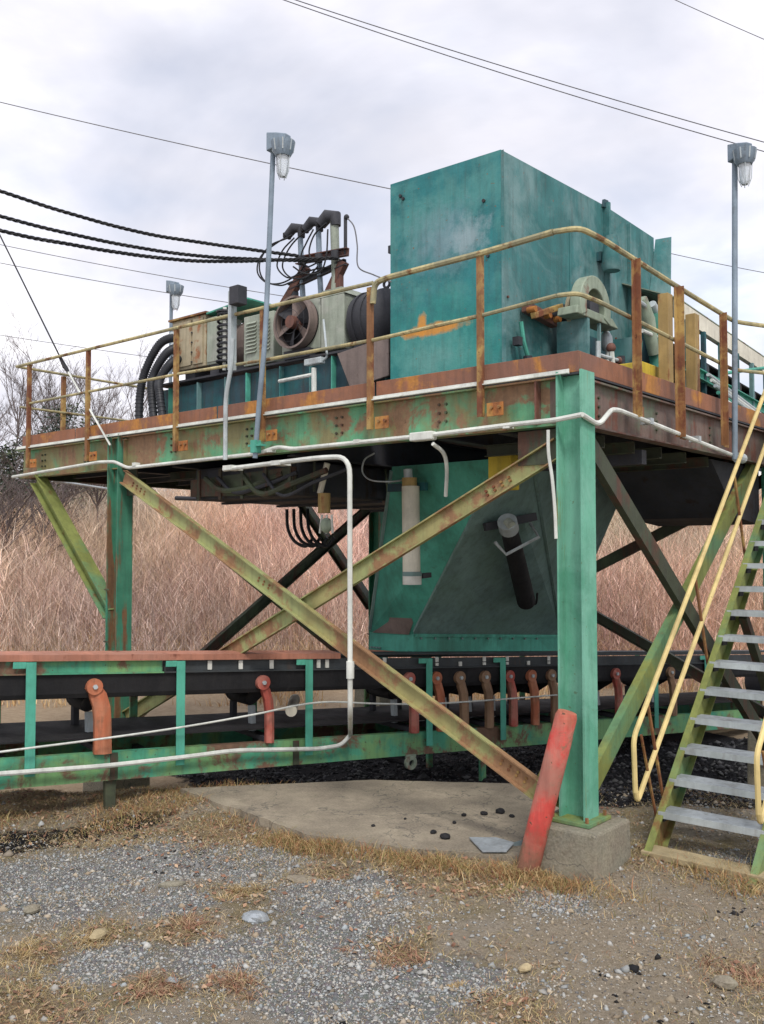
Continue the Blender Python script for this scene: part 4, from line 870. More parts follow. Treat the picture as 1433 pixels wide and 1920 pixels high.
single('stray_wire',MB().tube(bez([at(684,905,Y=.9),at(676,870,Y=.9),at(690,852,Y=.9)]+[at(720,850,Y=.9)],8)+[] if False else bez([at(702,850,Y=.9),at(684,862,Y=.9),at(680,885,Y=.9),at(695,900,Y=.9),at(730,903,Y=1.0),at(760,900,Y=1.2)],8),.009,5),'galv','loose thin wire looping under the deck to the cream tube','wire',tuple(at(702,850,Y=.9)),smooth=True)

# ------------------------------------------------------------------ transfer chute under the deck
ch=empty('transfer_chute',(-2.6,2.4,1.4),'green tapering steel chute hanging from the deck onto the conveyor','chute')
A=Vector((FX0+.02,FY,3.30)); B=Vector((FX1,FY,3.30)); B2=Vector((FX1,FY+.55,3.30)); Cc=Vector((FX1,4.02,3.30)); Dd=Vector((FX0+.02,4.02,3.30))
s1=cvp(775,1192,.08); s0=cvp(693,1190,.08)
zb=1.50
cb=Vector((s1.x,s1.y,zb)); ca=at(693,1187,Y=s1.y-.10); ca=Vector((ca.x,ca.y,zb)); 
e_=CD; cc=cb+CD*2.35+Vector((0,0,-.13)); cdn=ca+CD*2.35+Vector((0,0,-.13))
def plate(name,poly,mt,label=None,th=.008):
    n=(Vector(poly[1])-Vector(poly[0])).cross(Vector(poly[2])-Vector(poly[0])).normalized()
    return obj(name,MB().prism(poly,-n*th),mt,ch,label=label)
plate('front_plate',[A,ca,cb,B],'chute','bright green front plate')
plate('side_plate',[B,cb,cc,B2],'chute_shaded','triangular side plate in a shaded copy of the chute green')
plate('side_plate',[B2,cc,Cc],'chute_shaded')
plate('back_plate',[Cc,cc,cdn,Dd],'chute_shaded'); plate('side_plate',[Dd,cdn,ca,A],'chute')
# boot box at the bottom
bt=MB().prism([ca+Vector((0,0,0)),cb,cc,cdn],(0,0,-.20)); obj('boot',bt,'chute',ch,label='green boot along the conveyor')
obj('boot_flange',MB().prism([ca+Vector((-.02,-.03,-.2)),cb+Vector((.03,-.02,-.2)),cc+Vector((.03,.03,-.2)),cdn+Vector((-.02,.03,-.2))],(0,0,-.025)),'conv_top',ch)
rp=MB(); pp=[at(x,y,Y=0) for x,y in ((690,1215),(770,1215),(778,1180),(765,1140),(750,1128),(735,1140),(725,1165),(700,1185))]
def onfront(x,y,off=.012):
    n=(ca-A).cross(cb-A).normalized()
    if n.dot(CAM-A)<0: n=-n
    d=RV*((x-716.5)/FPX)+FP+UP*((960-y)/FPX); t_=(A-CAM).dot(n)/d.dot(n); return CAM+d*t_+n*off, n
def onside(x,y,off=.012):
    n=(cb-B).cross(cc-B).normalized()
    if n.dot(CAM-B)<0: n=-n
    d=RV*((x-716.5)/FPX)+FP+UP*((960-y)/FPX); t_=(B-CAM).dot(n)/d.dot(n); return CAM+d*t_+n*off, n
pl=[onfront(x,y)[0] for x,y in ((700,1184),(768,1188),(776,1165),(768,1142),(756,1131),(744,1133),(735,1146),(730,1164),(716,1174))]
nn=onfront(740,1100)[1]
obj('patch_plate',MB().prism(pl,nn*.01),'mauve',ch,label='curved rusty brown patch plate')
for k in range(5):
    p=onfront(716+k*9,1212+0,.03)[0]; obj('bolt',MB().cyl(p,p+nn*.02,.014,n=6),'cream',ch)
for a_,b_ in ((B,cb),(A,ca),(B2,cc)): 
    a2=Vector(a_).lerp(Vector(b_),.02); b2=Vector(a_).lerp(Vector(b_),.98); obj('edge_angle',MB().bar(a2+nn*.006,b2+nn*.006,.03,.03),'chute_shaded',ch)
for k in range(14):
    p=ca.lerp(cb,.08+.84*k/13)+Vector((0,0,-.17))-CD*.012 if k<4 else cb+CD*(.1+.2*(k-4))+Vector((0,0,-.05-.011*(k-4)))-CN*.004
    obj('bolt',MB().cyl(p,p+(-CD*.02 if k<4 else -CN*.022),.013,n=6),'chute_shaded',ch)
obj('stiffener',MB().bar(cb+CD*.02+Vector((0,0,-.012))-CN*.012,cc-CD*.02+Vector((0,0,-.012))-CN*.012,.02,.035),'chute',ch)
# cream tube in front of the chute
tb=empty('cream_tube',at(770,1090,Y=1.15),'cream coloured upright tube fixed to the front of the chute','tube'); Yt=1.15
obj('tube',MB().tube([at(770,912,Y=Yt),at(772,1072,Y=Yt)],.088,18),'cream',tb,smooth=True)
obj('collar',MB().cyl(at(768,912,Y=Yt),at(768,896,Y=Yt),.075,n=16),'yellowframe',tb,smooth=True); obj('knob',MB().cyl(at(766,896,Y=Yt),at(765,880,Y=Yt),.045,n=12),'galv',tb,smooth=True)
obj('collar',MB().cyl(at(773,1072,Y=Yt),at(773,1080,Y=Yt),.097,n=18),'chute_shaded',tb,smooth=True)
obj('end_cap',MB().cyl(at(773,1080,Y=Yt),at(773,1096,Y=Yt),.094,n=18),'white',tb,smooth=True)
obj('bracket',MB().bar(at(730,915,Y=Yt+.1),at(800,912,Y=Yt+.1),.05,.08),'teal_dark',tb); obj('bracket',MB().bar(at(790,1080,Y=Yt+.08),at(806,1078,Y=Yt+.2),.05,.05),'darkmetal',tb)
# black air cannon on the side plate
p0,nv=onside(940,965,.16); p1,_=onside(975,1108,.16)
ac=empty('air_cannon',p1,'black cylinder with a clamp tilted on the shaded side of the chute','cylinder')
obj('barrel',MB().tube([p0,p0.lerp(p1,.3),p1],[.085,.095,.105],18),'black',ac,smooth=True)
obj('cap',MB().cyl(p0+(p0-p1)*.05,p0+(p0-p1)*-.04,.10,n=16),'galv',ac,smooth=True)
obj('nozzle',MB().cyl(p0+(p0-p1)*.05,p0+(p0-p1)*.05+nv*.10+Vector((0,0,.03)),.045,n=12),'boxgrey',ac,smooth=True)
obj('clamp',MB().tube([onside(912,990,.2)[0],onside(925,1000,.3)[0],onside(985,968,.3)[0],onside(990,975,.05)[0]],.018,6),'galv',ac)
obj('clamp',MB().bar(onside(905,982,.05)[0],onside(1000,962,.05)[0],.06,.08),'darkmetal',ac)
obj('foot',MB().bar(p1+nv*-.15,p1+Vector((0,0,.04)),.05,.1),'black',ac)
obj('drip_hose',MB().tube(bez([onside(1000,1100,.1)[0],onside(995,1118,.12)[0],onside(975,1116,.1)[0]]),.012,6),'black',ac)
yp0=at(921,920,Y=1.05); yp1=at(963,852,Y=1.05)
single('yellow_lamp_box',MB().box((yp0.x,1.0,yp0.z),(yp1.x,1.15,yp1.z)),'oldyellow','small yellow box at the top of the chute behind the brace','box',tuple(yp0),bevel=.01)

# ------------------------------------------------------------------ lower conveyor
lc=empty('belt_conveyor',CV(2,.5,.4),'long green belt conveyor passing under the chute, with a rusty top strip','conveyor')
SA,SB=-3.6,12.5
TOPZ,MIDZ,LOWT,LOWB=1.545,1.385,.67,.42
def sweep(name,prof_pts,mt,label=None,parent=lc,s0=SA,s1=SB,**k):
    """prof_pts: (w,h) outline swept along the conveyor"""
    a_=[CV(s0,w_,h_) for w_,h_ in prof_pts]; off=CV(s1,0,0)-CV(s0,0,0)
    return obj(name,MB().prism(a_,off),mt,parent,label=label,**k)
W=1.15
sweep('top_strip',[(-.05,TOPZ),(.16,TOPZ+.015),(.16,TOPZ),(-.05,TOPZ-.055)],'conv_top','rusty orange top strip',s1=3.15)
sweep('top_strip',[(-.02,TOPZ),(.10,TOPZ+.005),(.10,TOPZ-.015),(-.02,TOPZ-.02)],'skirt',s0=3.16)
sweep('upper_channel',[(-.01,TOPZ-.058),(.0,TOPZ-.058),(.0,MIDZ),(-.045,MIDZ),(-.045,MIDZ-.012),(.012,MIDZ-.012),(.012,TOPZ-.058)],'conv','green and black upper channel',s1=1.22)
sweep('skirt_board',[(-.002,TOPZ-.058),(.01,TOPZ-.058),(.01,MIDZ),(-.045,MIDZ),(-.045,MIDZ-.012),(-.002,MIDZ-.012)],'skirt','dark skirt board with white clamps',s0=1.225)
sweep('skirt_board',[(W,TOPZ-.10),(W+.01,TOPZ-.10),(W+.01,MIDZ),(W,MIDZ)],'skirt')
# trough belt (load strand) and return strand
bt_=[(.02,1.34),(.05,1.335),(.33,1.13),(.82,1.13),(1.10,1.335),(1.13,1.34),(1.13,1.325),(1.10,1.32),(.82,1.115),(.33,1.115),(.05,1.32),(.02,1.325)]
sweep('belt',bt_,'black','black troughed belt')
sweep('belt_edge',[(-.02,MIDZ-.015),(.03,MIDZ-.015),(.03,1.20),(.02,1.16),(-.0,1.20)],'black')
sweep('belt',[(.06,.80),(1.08,.80),(1.08,.785),(.06,.785)],'black','return strand of the belt')
# coal load on the belt near the chute
# stringers
sweep('stringer',[(0,LOWT),(.085,LOWT),(.085,LOWT-.012),(.012,LOWT-.012),(.012,LOWB+.012),(.085,LOWB+.012),(.085,LOWB),(0,LOWB)],'conv','green lower stringer channel')
sweep('stringer',[(W,LOWT),(W-.085,LOWT),(W-.085,LOWT-.012),(W-.012,LOWT-.012),(W-.012,LOWB+.012),(W-.085,LOWB+.012),(W-.085,LOWB),(W,LOWB)],'conv')
# posts and straps: front uprights
PT=1.155
def s_at(px): # distance along the conveyor seen at photo column px
    return (cvp(px,1300)-CO).dot(CD)
posts=[s_at(x) for x in (55,335,575,800,938)]+[s_at(-190),s_at(1100),s_at(1225),s_at(1320)]
for i,s in enumerate(posts):
    p=obj('upright',MB().prism([CV(s-.042,-.048,LOWB+.10),CV(s+.042,-.048,LOWB+.10),CV(s+.042,-.048,TOPZ-.062),CV(s-.042,-.048,TOPZ-.062)],CN*-.007).prism([CV(s+.034,-.048,LOWB+.10),CV(s+.042,-.048,LOWB+.10),CV(s+.042,-.048,TOPZ-.062),CV(s+.034,-.048,TOPZ-.062)],CN*.045),'convpost',lc)
    obj('bracket',MB().bar(CV(s-.15,-.055,TOPZ-.088),CV(s-.043,-.052,TOPZ-.088),.012,.055),'convpost',p,bevel=.004)
    obj('upright',MB().prism([CV(s-.04,W+.012,LOWB+.06),CV(s+.04,W+.012,LOWB+.06),CV(s+.04,W+.012,TOPZ-.15),CV(s-.04,W+.012,TOPZ-.15)],CN*.03),'conv',lc)
    obj('cross_member',MB().bar(CV(s,.02,LOWB+.06),CV(s,W-.02,LOWB+.06),.06,.08),'darkmetal',lc)
for px in (215,555,): 
    s=s_at(px); obj('splice_strap',MB().box((-1,-1,-1),(-.9,-.9,-.9)) if False else MB().prism([CV(s-.035,-.004,LOWT-.004),CV(s+.035,-.004,LOWT-.004),CV(s+.035,-.004,LOWB+.005),CV(s-.035,-.004,LOWB+.005)],CN*-.008),'brace_dark',lc)
s=s_at(212); obj('support_leg',MB().prism([CV(s-.05,.03,LOWB),CV(s+.05,.03,LOWB),CV(s+.04,.03,.02),CV(s-.04,.03,.02)],CN*.06),'brace_dark',lc)
# legs
for px in (911,):
    s=s_at(px)
    for w_ in (.04,W-.1): obj('support_leg',MB().prism([CV(s-.035,w_,-.1),CV(s+.035,w_,-.1),CV(s+.035,w_,LOWB),CV(s-.035,w_,LOWB)],CN*.05),'conv',lc)
s=s_at(1115); obj('support_leg',MB().prism([CV(s-.035,.04,-.2),CV(s+.035,.04,-.2),CV(s+.035,.04,LOWB),CV(s-.035,.04,LOWB)],CN*.05),'conv',lc)
# skirt clamps
for px in (392,450,508,596,612,660):
    s=s_at(px); obj('skirt_clamp',MB().prism([CV(s-.022,-.006,TOPZ-.065),CV(s+.022,-.006,TOPZ-.065),CV(s+.022,-.006,MIDZ+.008),CV(s-.022,-.006,MIDZ+.008)],CN*-.014),'white',lc,bevel=.003)
for i,px in enumerate((720,818,862,907,950,990,1028,1060)):
    s=s_at(px)
    for h0,h1 in (((TOPZ-.05,TOPZ-.105),(TOPZ-.115,MIDZ+.012)) if i%3!=2 else ((TOPZ-.105,MIDZ+.005),)):
        obj('skirt_clamp',MB().prism([CV(s-.022,-.006,h0),CV(s+.022,-.006,h0),CV(s+.022,-.006,h1),CV(s-.022,-.006,h1)],CN*-.016),'white',lc,bevel=.003)
# troughing idlers
def idler(s,mt,label,wd=.075,k=1.):
    r=empty('troughing_idler',CV(s,.0,.67),label,'idler','idlers carrying the conveyor belt')
    # curved end bracket: rises from the stringer and leans back to the disc
    prof=[(0.0,.665),(0.0,.80),(.0,.95),(-.005,1.08),(.03,1.20),(.06,1.25)]
    pts=[]; hw=wd
    left=[CV(s-hw*(1-.15*i/5)+ -(0,0,.003,.02,.06,.10)[i],-.03+w_*.3,h_) for i,(w_,h_) in enumerate(prof)]
    right=[CV(s+hw*(1-.15*i/5)-(0,0,.0,.01,.04,.075)[i],-.03+w_*.3,h_) for i,(w_,h_) in enumerate(prof)]
    mb=MB(); n=len(prof); v=left+right; v2=[p+CN*.05 for p in v]
    # slightly rounded plate: outer face bulges towards the viewer
    mid=[(a_+b_)*.5-CN*.025 for a_,b_ in zip(left,right)]
    vs=left+mid+right+[p+CN*.05 for p in left]+[p+CN*.05 for p in right]
    fs=[]
    for i in range(n-1):
        fs+=[(i,i+1,n+i+1,n+i),(n+i,n+i+1,2*n+i+1,2*n+i),(2*n+i,2*n+i+1,4*n+i+1,4*n+i),(3*n+i,4*n+i,4*n+i+1,3*n+i+1),(i,3*n+i,3*n+i+1,i+1)]
    mb.add(vs,fs); obj('end_bracket',mb,mt,r,smooth=False,bevel=.006)
    c_=CV(s-.088,-.035,1.262)
    obj('end_disc',MB().cyl(c_+CN*.05,c_-CN*.02,.072,n=18),mt,r,smooth=True)
    obj('axle_nut',MB().cyl(c_-CN*.02,c_-CN*.04,.022,n=6),'galv',r)
    # rollers
    obj('wing_roller',MB().cyl(CV(s-.02,.03,1.235),CV(s-.02,.36,1.045),.06,n=14),'black',r,smooth=True)
    obj('centre_roller',MB().cyl(CV(s-.02,.38,1.04),CV(s-.02,.78,1.04),.06,n=14),'black',r,smooth=True)
    obj('wing_roller',MB().cyl(CV(s-.02,.80,1.045),CV(s-.02,1.12,1.235),.06,n=14),'black',r,smooth=True)
    obj('frame',MB().bar(CV(s,.02,.70),CV(s,W-.02,.70),.10,.05),'darkmetal',r)
    obj('frame',MB().bar(CV(s,.36,.72),CV(s,.38,.98),.06,.05,up=(1,0,0)),'galv',r); obj('frame',MB().bar(CV(s,.80,.72),CV(s,.80,.98),.06,.05,up=(1,0,0)),'darkmetal',r)
idler(s_at(193),'idler','broad orange-red idler bracket at the far left of the conveyor',.08)
idler(s_at(505),'idler_red','slim red idler bracket left of the white drop conduit',.045)
for px,mt,lab in ((776,'idler_red','brick red idler bracket just left of the fourth conveyor post'),(826,'idler','orange idler bracket half hidden by the diagonal brace'),(870,'idler_brown','tan idler bracket right of the diagonal brace'),
                  (917,'idler_brown','brown idler bracket just left of the fifth conveyor post'),(962,'idler_red','pinkish red idler bracket just right of the fifth conveyor post'),(1003,'idler','rust red idler bracket left of the corner column'),
                  (1040,'idler_brown','idler bracket beside the corner column with white flakes'),(1160,'idler_red','idler bracket seen right of the corner column'),(1262,'idler_brown','idler bracket seen between the side brace and the staircase')):
    idler(s_at(px),mt,lab,.055)
# return roller hanging below
s=s_at(768); r=empty('return_roller',CV(s,0,.35),'pale ring-ended return roller hanging under the conveyor','roller')
c_=CV(s,-.02,.345); obj('ring',MB().ring(c_,CN,.035,.075,.04,n=20),'ring',r,smooth=True); obj('roller',MB().cyl(c_+CN*.04,c_+CN*1.1,.05,n=14),'darkmetal',r,smooth=True)
obj('hanger',MB().bar(CV(s-.05,.0,.415),CV(s+.08,.0,.415),.03,.03),'ring',r); obj('hanger',MB().bar(CV(s,.0,.41),CV(s,.0,.36),.03,.03,up=(1,0,0)),'ring',r)
# pull cord
single('pull_cord',MB().tube(bez([cvp(-150,1432,-.14),cvp(0,1410,-.14),cvp(200,1384,-.14),cvp(350,1362,-.14),cvp(480,1339,-.14),cvp(560,1322,-.12),cvp(620,1316,-.10),cvp(700,1319,-.08),cvp(795,1320,-.06),cvp(900,1314,-.05),cvp(1045,1303,-.05)],6),.010,6),'pvc','pale pull cord sagging in front of the conveyor rollers','cord',tuple(cvp(350,1362,-.14)),smooth=True)
# cream skirt remnants/rollers lying across, seen below the belt
obj('return_idler',MB().cyl(CV(s_at(560),.15,.94),CV(s_at(560)+.5,.95,.94),.06,n=14),'cream',lc,smooth=True)
tailp=CV(SB-.2,.55,.95); obj('tail_pulley',MB().cyl(CV(SB-.3,.06,.95),CV(SB-.3,1.09,.95),.28,n=24),'darkmetal',lc,smooth=True)

# ------------------------------------------------------------------ leaning red bollard
p0=Vector(at(985,1648,Z=.10)); p1=at(1064,1335,Y=-.215)
bo=empty('red_bollard',p0,'red painted steel pipe bollard leaning against the corner footing','bollard')
dn=(p1-p0).normalized(); q=[p0-dn*.2,p0,p0.lerp(p1,.25),p0.lerp(p1,.6),p0.lerp(p1,.86),p0.lerp(p1,.875),p1-dn*.03,p1]
obj('pipe',MB().tube(q,[.080,.082,.081,.082,.082,.077,.077,.066],28),'bollard',bo,smooth=True)

# ------------------------------------------------------------------ staircase
sx0,sx1=.30,1.12
stc=empty('steel_staircase',(.7,.5,.15),'olive green steel staircase with grey treads at the right','staircase')
RISE,RUN=.205,.2125
def ST(x,k,dz=0,dy=0): return (x,.78+RUN*k+dy,.47+RISE*k+dz)
for x,f in ((sx0,1),(sx1,-1)):
    d0=Vector(ST(x,-1.75,-.05)); d1=Vector(ST(x,16.6,-.02))
    obj('stringer',MB().extr([(f*a_,b_) for a_,b_ in C_(.055,.23,.01)],d0,d1),'olive',stc,label='olive and brown channel stringer')
for k in range(16):
    a_=Vector(ST(sx0+.015,k)); b_=Vector(ST(sx1-.015,k))
    tr_=obj('tread',MB().box((a_.x,a_.y-.13,a_.z-.032),(b_.x,b_.y+.09,a_.z)),'galv_tread',stc,bevel=.004)
    obj('nosing',MB().box((a_.x,a_.y-.138,a_.z-.045),(b_.x,a_.y-.131,a_.z+.003)),'galv',tr_)
    for x in (sx0+.016,sx1-.03): obj('clip',MB().box((x,a_.y-.06,a_.z-.09),(x+.012,a_.y+.04,a_.z-.034)),'darkmetal',tr_)
obj('bottom_board',MB().box((sx0-.02,.40,.19),(sx1+.05,.60,.235)),'wood',stc,bevel=.006,label='bare timber bottom board')
for xr,lab in ((sx0-.03,'left'),(sx1+.03,'right')):
    def H(k,dz,x=xr): return ST(x,k,dz)
    hr=obj('handrail',MB().tube(rnd([H(-2.0,.60),H(-2.1,1.02),H(17,1.02)],.07),.020,8),'yellow',stc,smooth=True,label='yellow pipe handrail')
    obj('handrail',MB().tube(rnd([H(-2.0,.61),H(-1.85,.50),H(17,.50)],.05),.020,8),'yellow',stc,smooth=True)
    for k in (0,4.5,9,13.5): obj('handrail_post',MB().tube([H(k-.9,.98),H(k+.25,.02)],.014,6),'post',stc)
    obj('foot_strap',MB().tube([H(-1.5,.9),H(-.3,-.02)],.012,6),'post',stc)
obj('landing',MB().box((.06,4.2,3.68),(1.2,5.6,3.72)),'galv_tread',stc)
obj('stair_post',MB().bar((sx0+.05,4.4,.1),(sx0+.05,4.4,3.67),.1,.1,up=(0,1,0)),'olive',stc); obj('stair_post',MB().bar((sx1-.05,4.4,.1),(sx1-.05,4.4,3.67),.1,.1,up=(0,1,0)),'olive',stc)
obj('stair_brace',MB().bar((sx0+.10,2.3,1.85),(sx0+.10,3.6,.3),.07,.07),'brace_dark',stc)

# ------------------------------------------------------------------ stones, coal, leaves, tufts
def zg(x,y): return float(gh(x,y))
def soup(name, V, F, tint, mat, label, kind='stuff', smooth=False):
    """V: (n,k,3) verts of n items, F: face template over k verts (triangles), tint: (n,3)"""
    n,k,_=V.shape; F=np.asarray(F); fs=(F[None]+(np.arange(n)*k)[:,None,None]).reshape(-1,F.shape[1]); V=V.reshape(-1,3)
    me=bpy.data.meshes.new(name); nf=len(fs); w_=F.shape[1]
    me.vertices.add(len(V)); me.vertices.foreach_set('co',V.astype(np.float32).ravel())
    me.loops.add(nf*w_); me.loops.foreach_set('vertex_index',fs.astype(np.int32).ravel())
    me.polygons.add(nf); me.polygons.foreach_set('loop_start',np.arange(0,nf*w_,w_,dtype=np.int32)); me.update(calc_edges=True)
    a_=me.attributes.new('tint','FLOAT_COLOR','POINT'); c_=np.ones((len(V),4),np.float32); c_[:,:3]=np.repeat(tint,k,0) if len(tint)==n else tint; a_.data.foreach_set('color',c_.ravel())
    me.materials.append(mat); o=bpy.data.objects.new(name,me); COL.objects.link(o); o['kind']=kind; o['label']=label; return o
OV=np.array([(1,0,0),(-1,0,0),(0,1,0),(0,-1,0),(0,0,1),(0,0,-1)],float); OF=np.array([(0,2,4),(2,1,4),(1,3,4),(3,0,4),(2,0,5),(1,2,5),(3,1,5),(0,3,5)])
def field(n,d0,d1,pw=1.0,lmax=.47):
    D=d0+(d1-d0)*rng.random(n)**pw; Lt=(rng.random(n)*2-1)*D*lmax
    return CAM.x+FV.x*D+RV.x*Lt, CAM.y+FV.y*D+RV.y*Lt, D
def nz(x,y,s,seed): return np.array([mnoise.noise(Vector((a_*s,b_*s,seed))) for a_,b_ in zip(x,y)])
slabp=[(p.x,p.y) for p in sp]
def inpoly(x,y,poly):
    c_=np.zeros(len(x),bool); j=len(poly)-1
    for i in range(len(poly)):
        xi,yi=poly[i]; xj,yj=poly[j]
        c_^=((yi>y)!=(yj>y))&(x<(xj-xi)*(y-yi)/(yj-yi+1e-12)+xi); j=i
    return c_
def onz(x,y):
    D=depth(x,y); z=gh(x,y)+np.array([.022*mnoise.noise(Vector((a_*4.5,b_*4.5,0)))+.03*mnoise.noise(Vector((a_*1.6,b_*1.6,3))) for a_,b_ in zip(x,y)])
    return z
def stones(name,n,d0,d1,size,palette,label,mask=None,flat=.6):
    x,y,D=field(n,d0,d1,.9)
    if mask is not None: k=mask(x,y); x,y,D=x[k],y[k],D[k]
    k=~inpoly(x,y,slabp); x,y,D=x[k],y[k],D[k]; n=len(x)
    z=onz(x,y); r=size*np.exp(rng.normal(0,.42,n)); V=OV[None]*(r[:,None,None]*rng.uniform(.6,1.3,(n,1,3)))
    V[:,:,2]*=flat; V+=rng.normal(0,.16,V.shape)*r[:,None,None]
    a_=rng.random(n)*6.28; c_,s_=np.cos(a_)[:,None],np.sin(a_)[:,None]; vx=V[:,:,0]*c_-V[:,:,1]*s_; vy=V[:,:,0]*s_+V[:,:,1]*c_
    V=np.stack([vx+x[:,None],vy+y[:,None],V[:,:,2]+(z+r*.15)[:,None]],-1)
    pal=np.array(palette); t_=pal[rng.integers(0,len(pal),n)]*rng.uniform(.7,1.25,(n,1))
    return soup(name,V,OF,t_,M['stone'],label)
gp_=[(.35,.36,.35),(.40,.40,.38),(.29,.30,.30),(.42,.40,.36),(.33,.28,.22),(.42,.41,.38),(.19,.185,.18),(.29,.315,.32)]
def gm(x,y):
    return zone('g',x,y)-zone('r',x,y)*.5+nz(x,y,2.1,7.7)*.35+rng.normal(0,.22,len(x))>.36
stones('gravel',120000,4.0,8.6,.0064,gp_,'grey and blue-grey gravel strewn over the ground',gm)
stones('soil_grit',42000,4.0,9.0,.0048,[(.40,.34,.26),(.32,.27,.20),(.46,.41,.33),(.24,.20,.15),(.34,.33,.30),(.14,.13,.12)],'fine grit and crumbs over the bare soil',lambda x,y:(zone('t',x,y)*.6+nz(x,y,1.9,2.7)*.5+rng.normal(0,.2,len(x))>.0))
stones('pebbles',3800,4.0,9.6,.0125,gp_+[(.38,.32,.24),(.34,.28,.20),(.30,.24,.17)]*2,'larger loose pebbles scattered over the ground')
stones('coal_crumbs',4000,4.5,11.5,.010,[(.014,.014,.016),(.03,.028,.03),(.022,.02,.02)],'black coal crumbs on the ground',lambda x,y:nz(x,y,.8,1.3)>.32)
def cm(x,y):
    s=(x-CO.x)*CD.x+(y-CO.y)*CD.y; n=-((x-CO.x)*CN.x+(y-CO.y)*CN.y)
    return ((s>2.4)&(s<9)&(n<.9)&(n>-3.5))|((x-.12*y>-2.5)&(depth(x,y)>8.6))
stones('coal_spillage',26000,8.4,16,.022,[(.012,.012,.015),(.03,.028,.03),(.05,.05,.055),(.10,.10,.10)],'black coal spillage under the conveyor',cm)

def blades(x,y,z,h,lean,wd,nseg=3,az=None,droop=.4):
    """ribbons: returns V (n,2*(nseg+1),3) and the face template"""
    n=len(x); az=rng.random(n)*6.283 if az is None else az; wa=rng.random(n)*6.283
    t_=np.linspace(0,1,nseg+1); px=x[:,None]+np.cos(az)[:,None]*(lean*h)[:,None]*t_**1.6; py=y[:,None]+np.sin(az)[:,None]*(lean*h)[:,None]*t_**1.6
    pz=z[:,None]+h[:,None]*(t_-droop*lean[:,None]*t_**2.4); ww=wd[:,None]*(1-t_*.8)
    V=np.empty((n,2*(nseg+1),3)); 
    for j,sg_ in ((0,-1),(1,1)):
        V[:,j::2,0]=px+sg_*np.cos(wa)[:,None]*ww; V[:,j::2,1]=py+sg_*np.sin(wa)[:,None]*ww; V[:,j::2,2]=pz
    F=[(2*i,2*i+1,2*i+3,2*i+2) for i in range(nseg)]
    return V,np.array(F)
# scattered low dry grass
x,y,D=field(150000,4.0,9.6,.9); k=(zone('r',x,y)*1.2-zone('g',x,y)*.22-zone('t',x,y)*.12+.6*nz(x,y,2.5,2.2)+rng.normal(0,.2,len(x))>.20)&~inpoly(x,y,slabp); x,y=x[k],y[k]; n=len(x)
V,F=blades(x,y,onz(x,y)-.005,rng.uniform(.012,.055,n),rng.uniform(.5,1.9,n),rng.uniform(.0012,.0034,n))
pal=np.array([(.50,.38,.20),(.38,.29,.14),(.58,.47,.29),(.28,.25,.11),(.40,.22,.13)]); soup('dry_grass',V,F,pal[rng.integers(0,5,n)]*rng.uniform(.7,1.2,(n,1)),M['tint'],'low dry grass and moss threads on the ground')
# grass along edges of slab, conveyor bank
x=[];y=[]
for i in range(9000):
    tt=rng.random(); a_=Vector(sp[1+int(tt*3)]); b_=Vector(sp[2+int(tt*3)]); p=a_.lerp(b_,(tt*3)%1); x.append(p.x+rng.normal(.10,.13)); y.append(p.y-abs(rng.normal(.10,.13)))
for i in range(9000):
    p=CV(rng.uniform(-3.4,2.6),-rng.uniform(-.3,.5)-(.0),0); x.append(p.x); y.append(p.y)
for i in range(3500):
    x.append(rng.normal(0,.36)); y.append(rng.normal(-.35,.13))
for i in range(2500):
    x.append(rng.uniform(.2,1.2)); y.append(rng.normal(.28,.12))
x=np.array(x);y=np.array(y);k=~inpoly(x,y,slabp)&(np.maximum(abs(x),abs(y))>.29)&(depth(x,y)>3.8); x,y=x[k],y[k]
k=nz(x,y,1.6,6.6)+rng.normal(0,.15,len(x))>-.08; x,y=x[k],y[k]; n=len(x)
V,F=blades(x,y,onz(x,y)-.005,rng.uniform(.03,.13,n),rng.uniform(.3,1.4,n),rng.uniform(.0015,.0035,n))
pal=np.array([(.46,.31,.14),(.34,.22,.10),(.55,.42,.22),(.24,.22,.08),(.38,.17,.09)]); soup('edge_grass',V,F,pal[rng.integers(0,5,n)]*rng.uniform(.7,1.2,(n,1)),M['tint'],'straw coloured grass along the slab and under the conveyor')
# dead leaves
x,y,D=field(9500,4.2,9.5,.9); k=(zone('r',x,y)*.9+nz(x,y,.9,5.5)*.6+rng.normal(0,.14,len(x))>.38)&~inpoly(x,y,slabp); x,y=x[k],y[k]; n=len(x); z=onz(x,y)+.012
r=rng.uniform(.010,.026,n); a_=rng.random(n)*6.28; til=rng.uniform(-.5,.5,(n,2)); V=np.empty((n,4,3))
for j,(u,v) in enumerate(((1,0),(.1,.6),(-1,0),(-.1,-.6))):
    dx=(u*np.cos(a_)-v*np.sin(a_))*r; dy=(u*np.sin(a_)+v*np.cos(a_))*r; V[:,j]=np.stack([x+dx,y+dy,z+dx*til[:,0]+dy*til[:,1]],-1)
pal=np.array([(.28,.15,.10),(.36,.22,.14),(.22,.12,.08),(.46,.32,.21)]); soup('fallen_leaves',V,np.array([(0,1,2,3)]),pal[rng.integers(0,4,n)]*rng.uniform(.7,1.2,(n,1)),M['tint'],'reddish brown dead leaves on the ground')
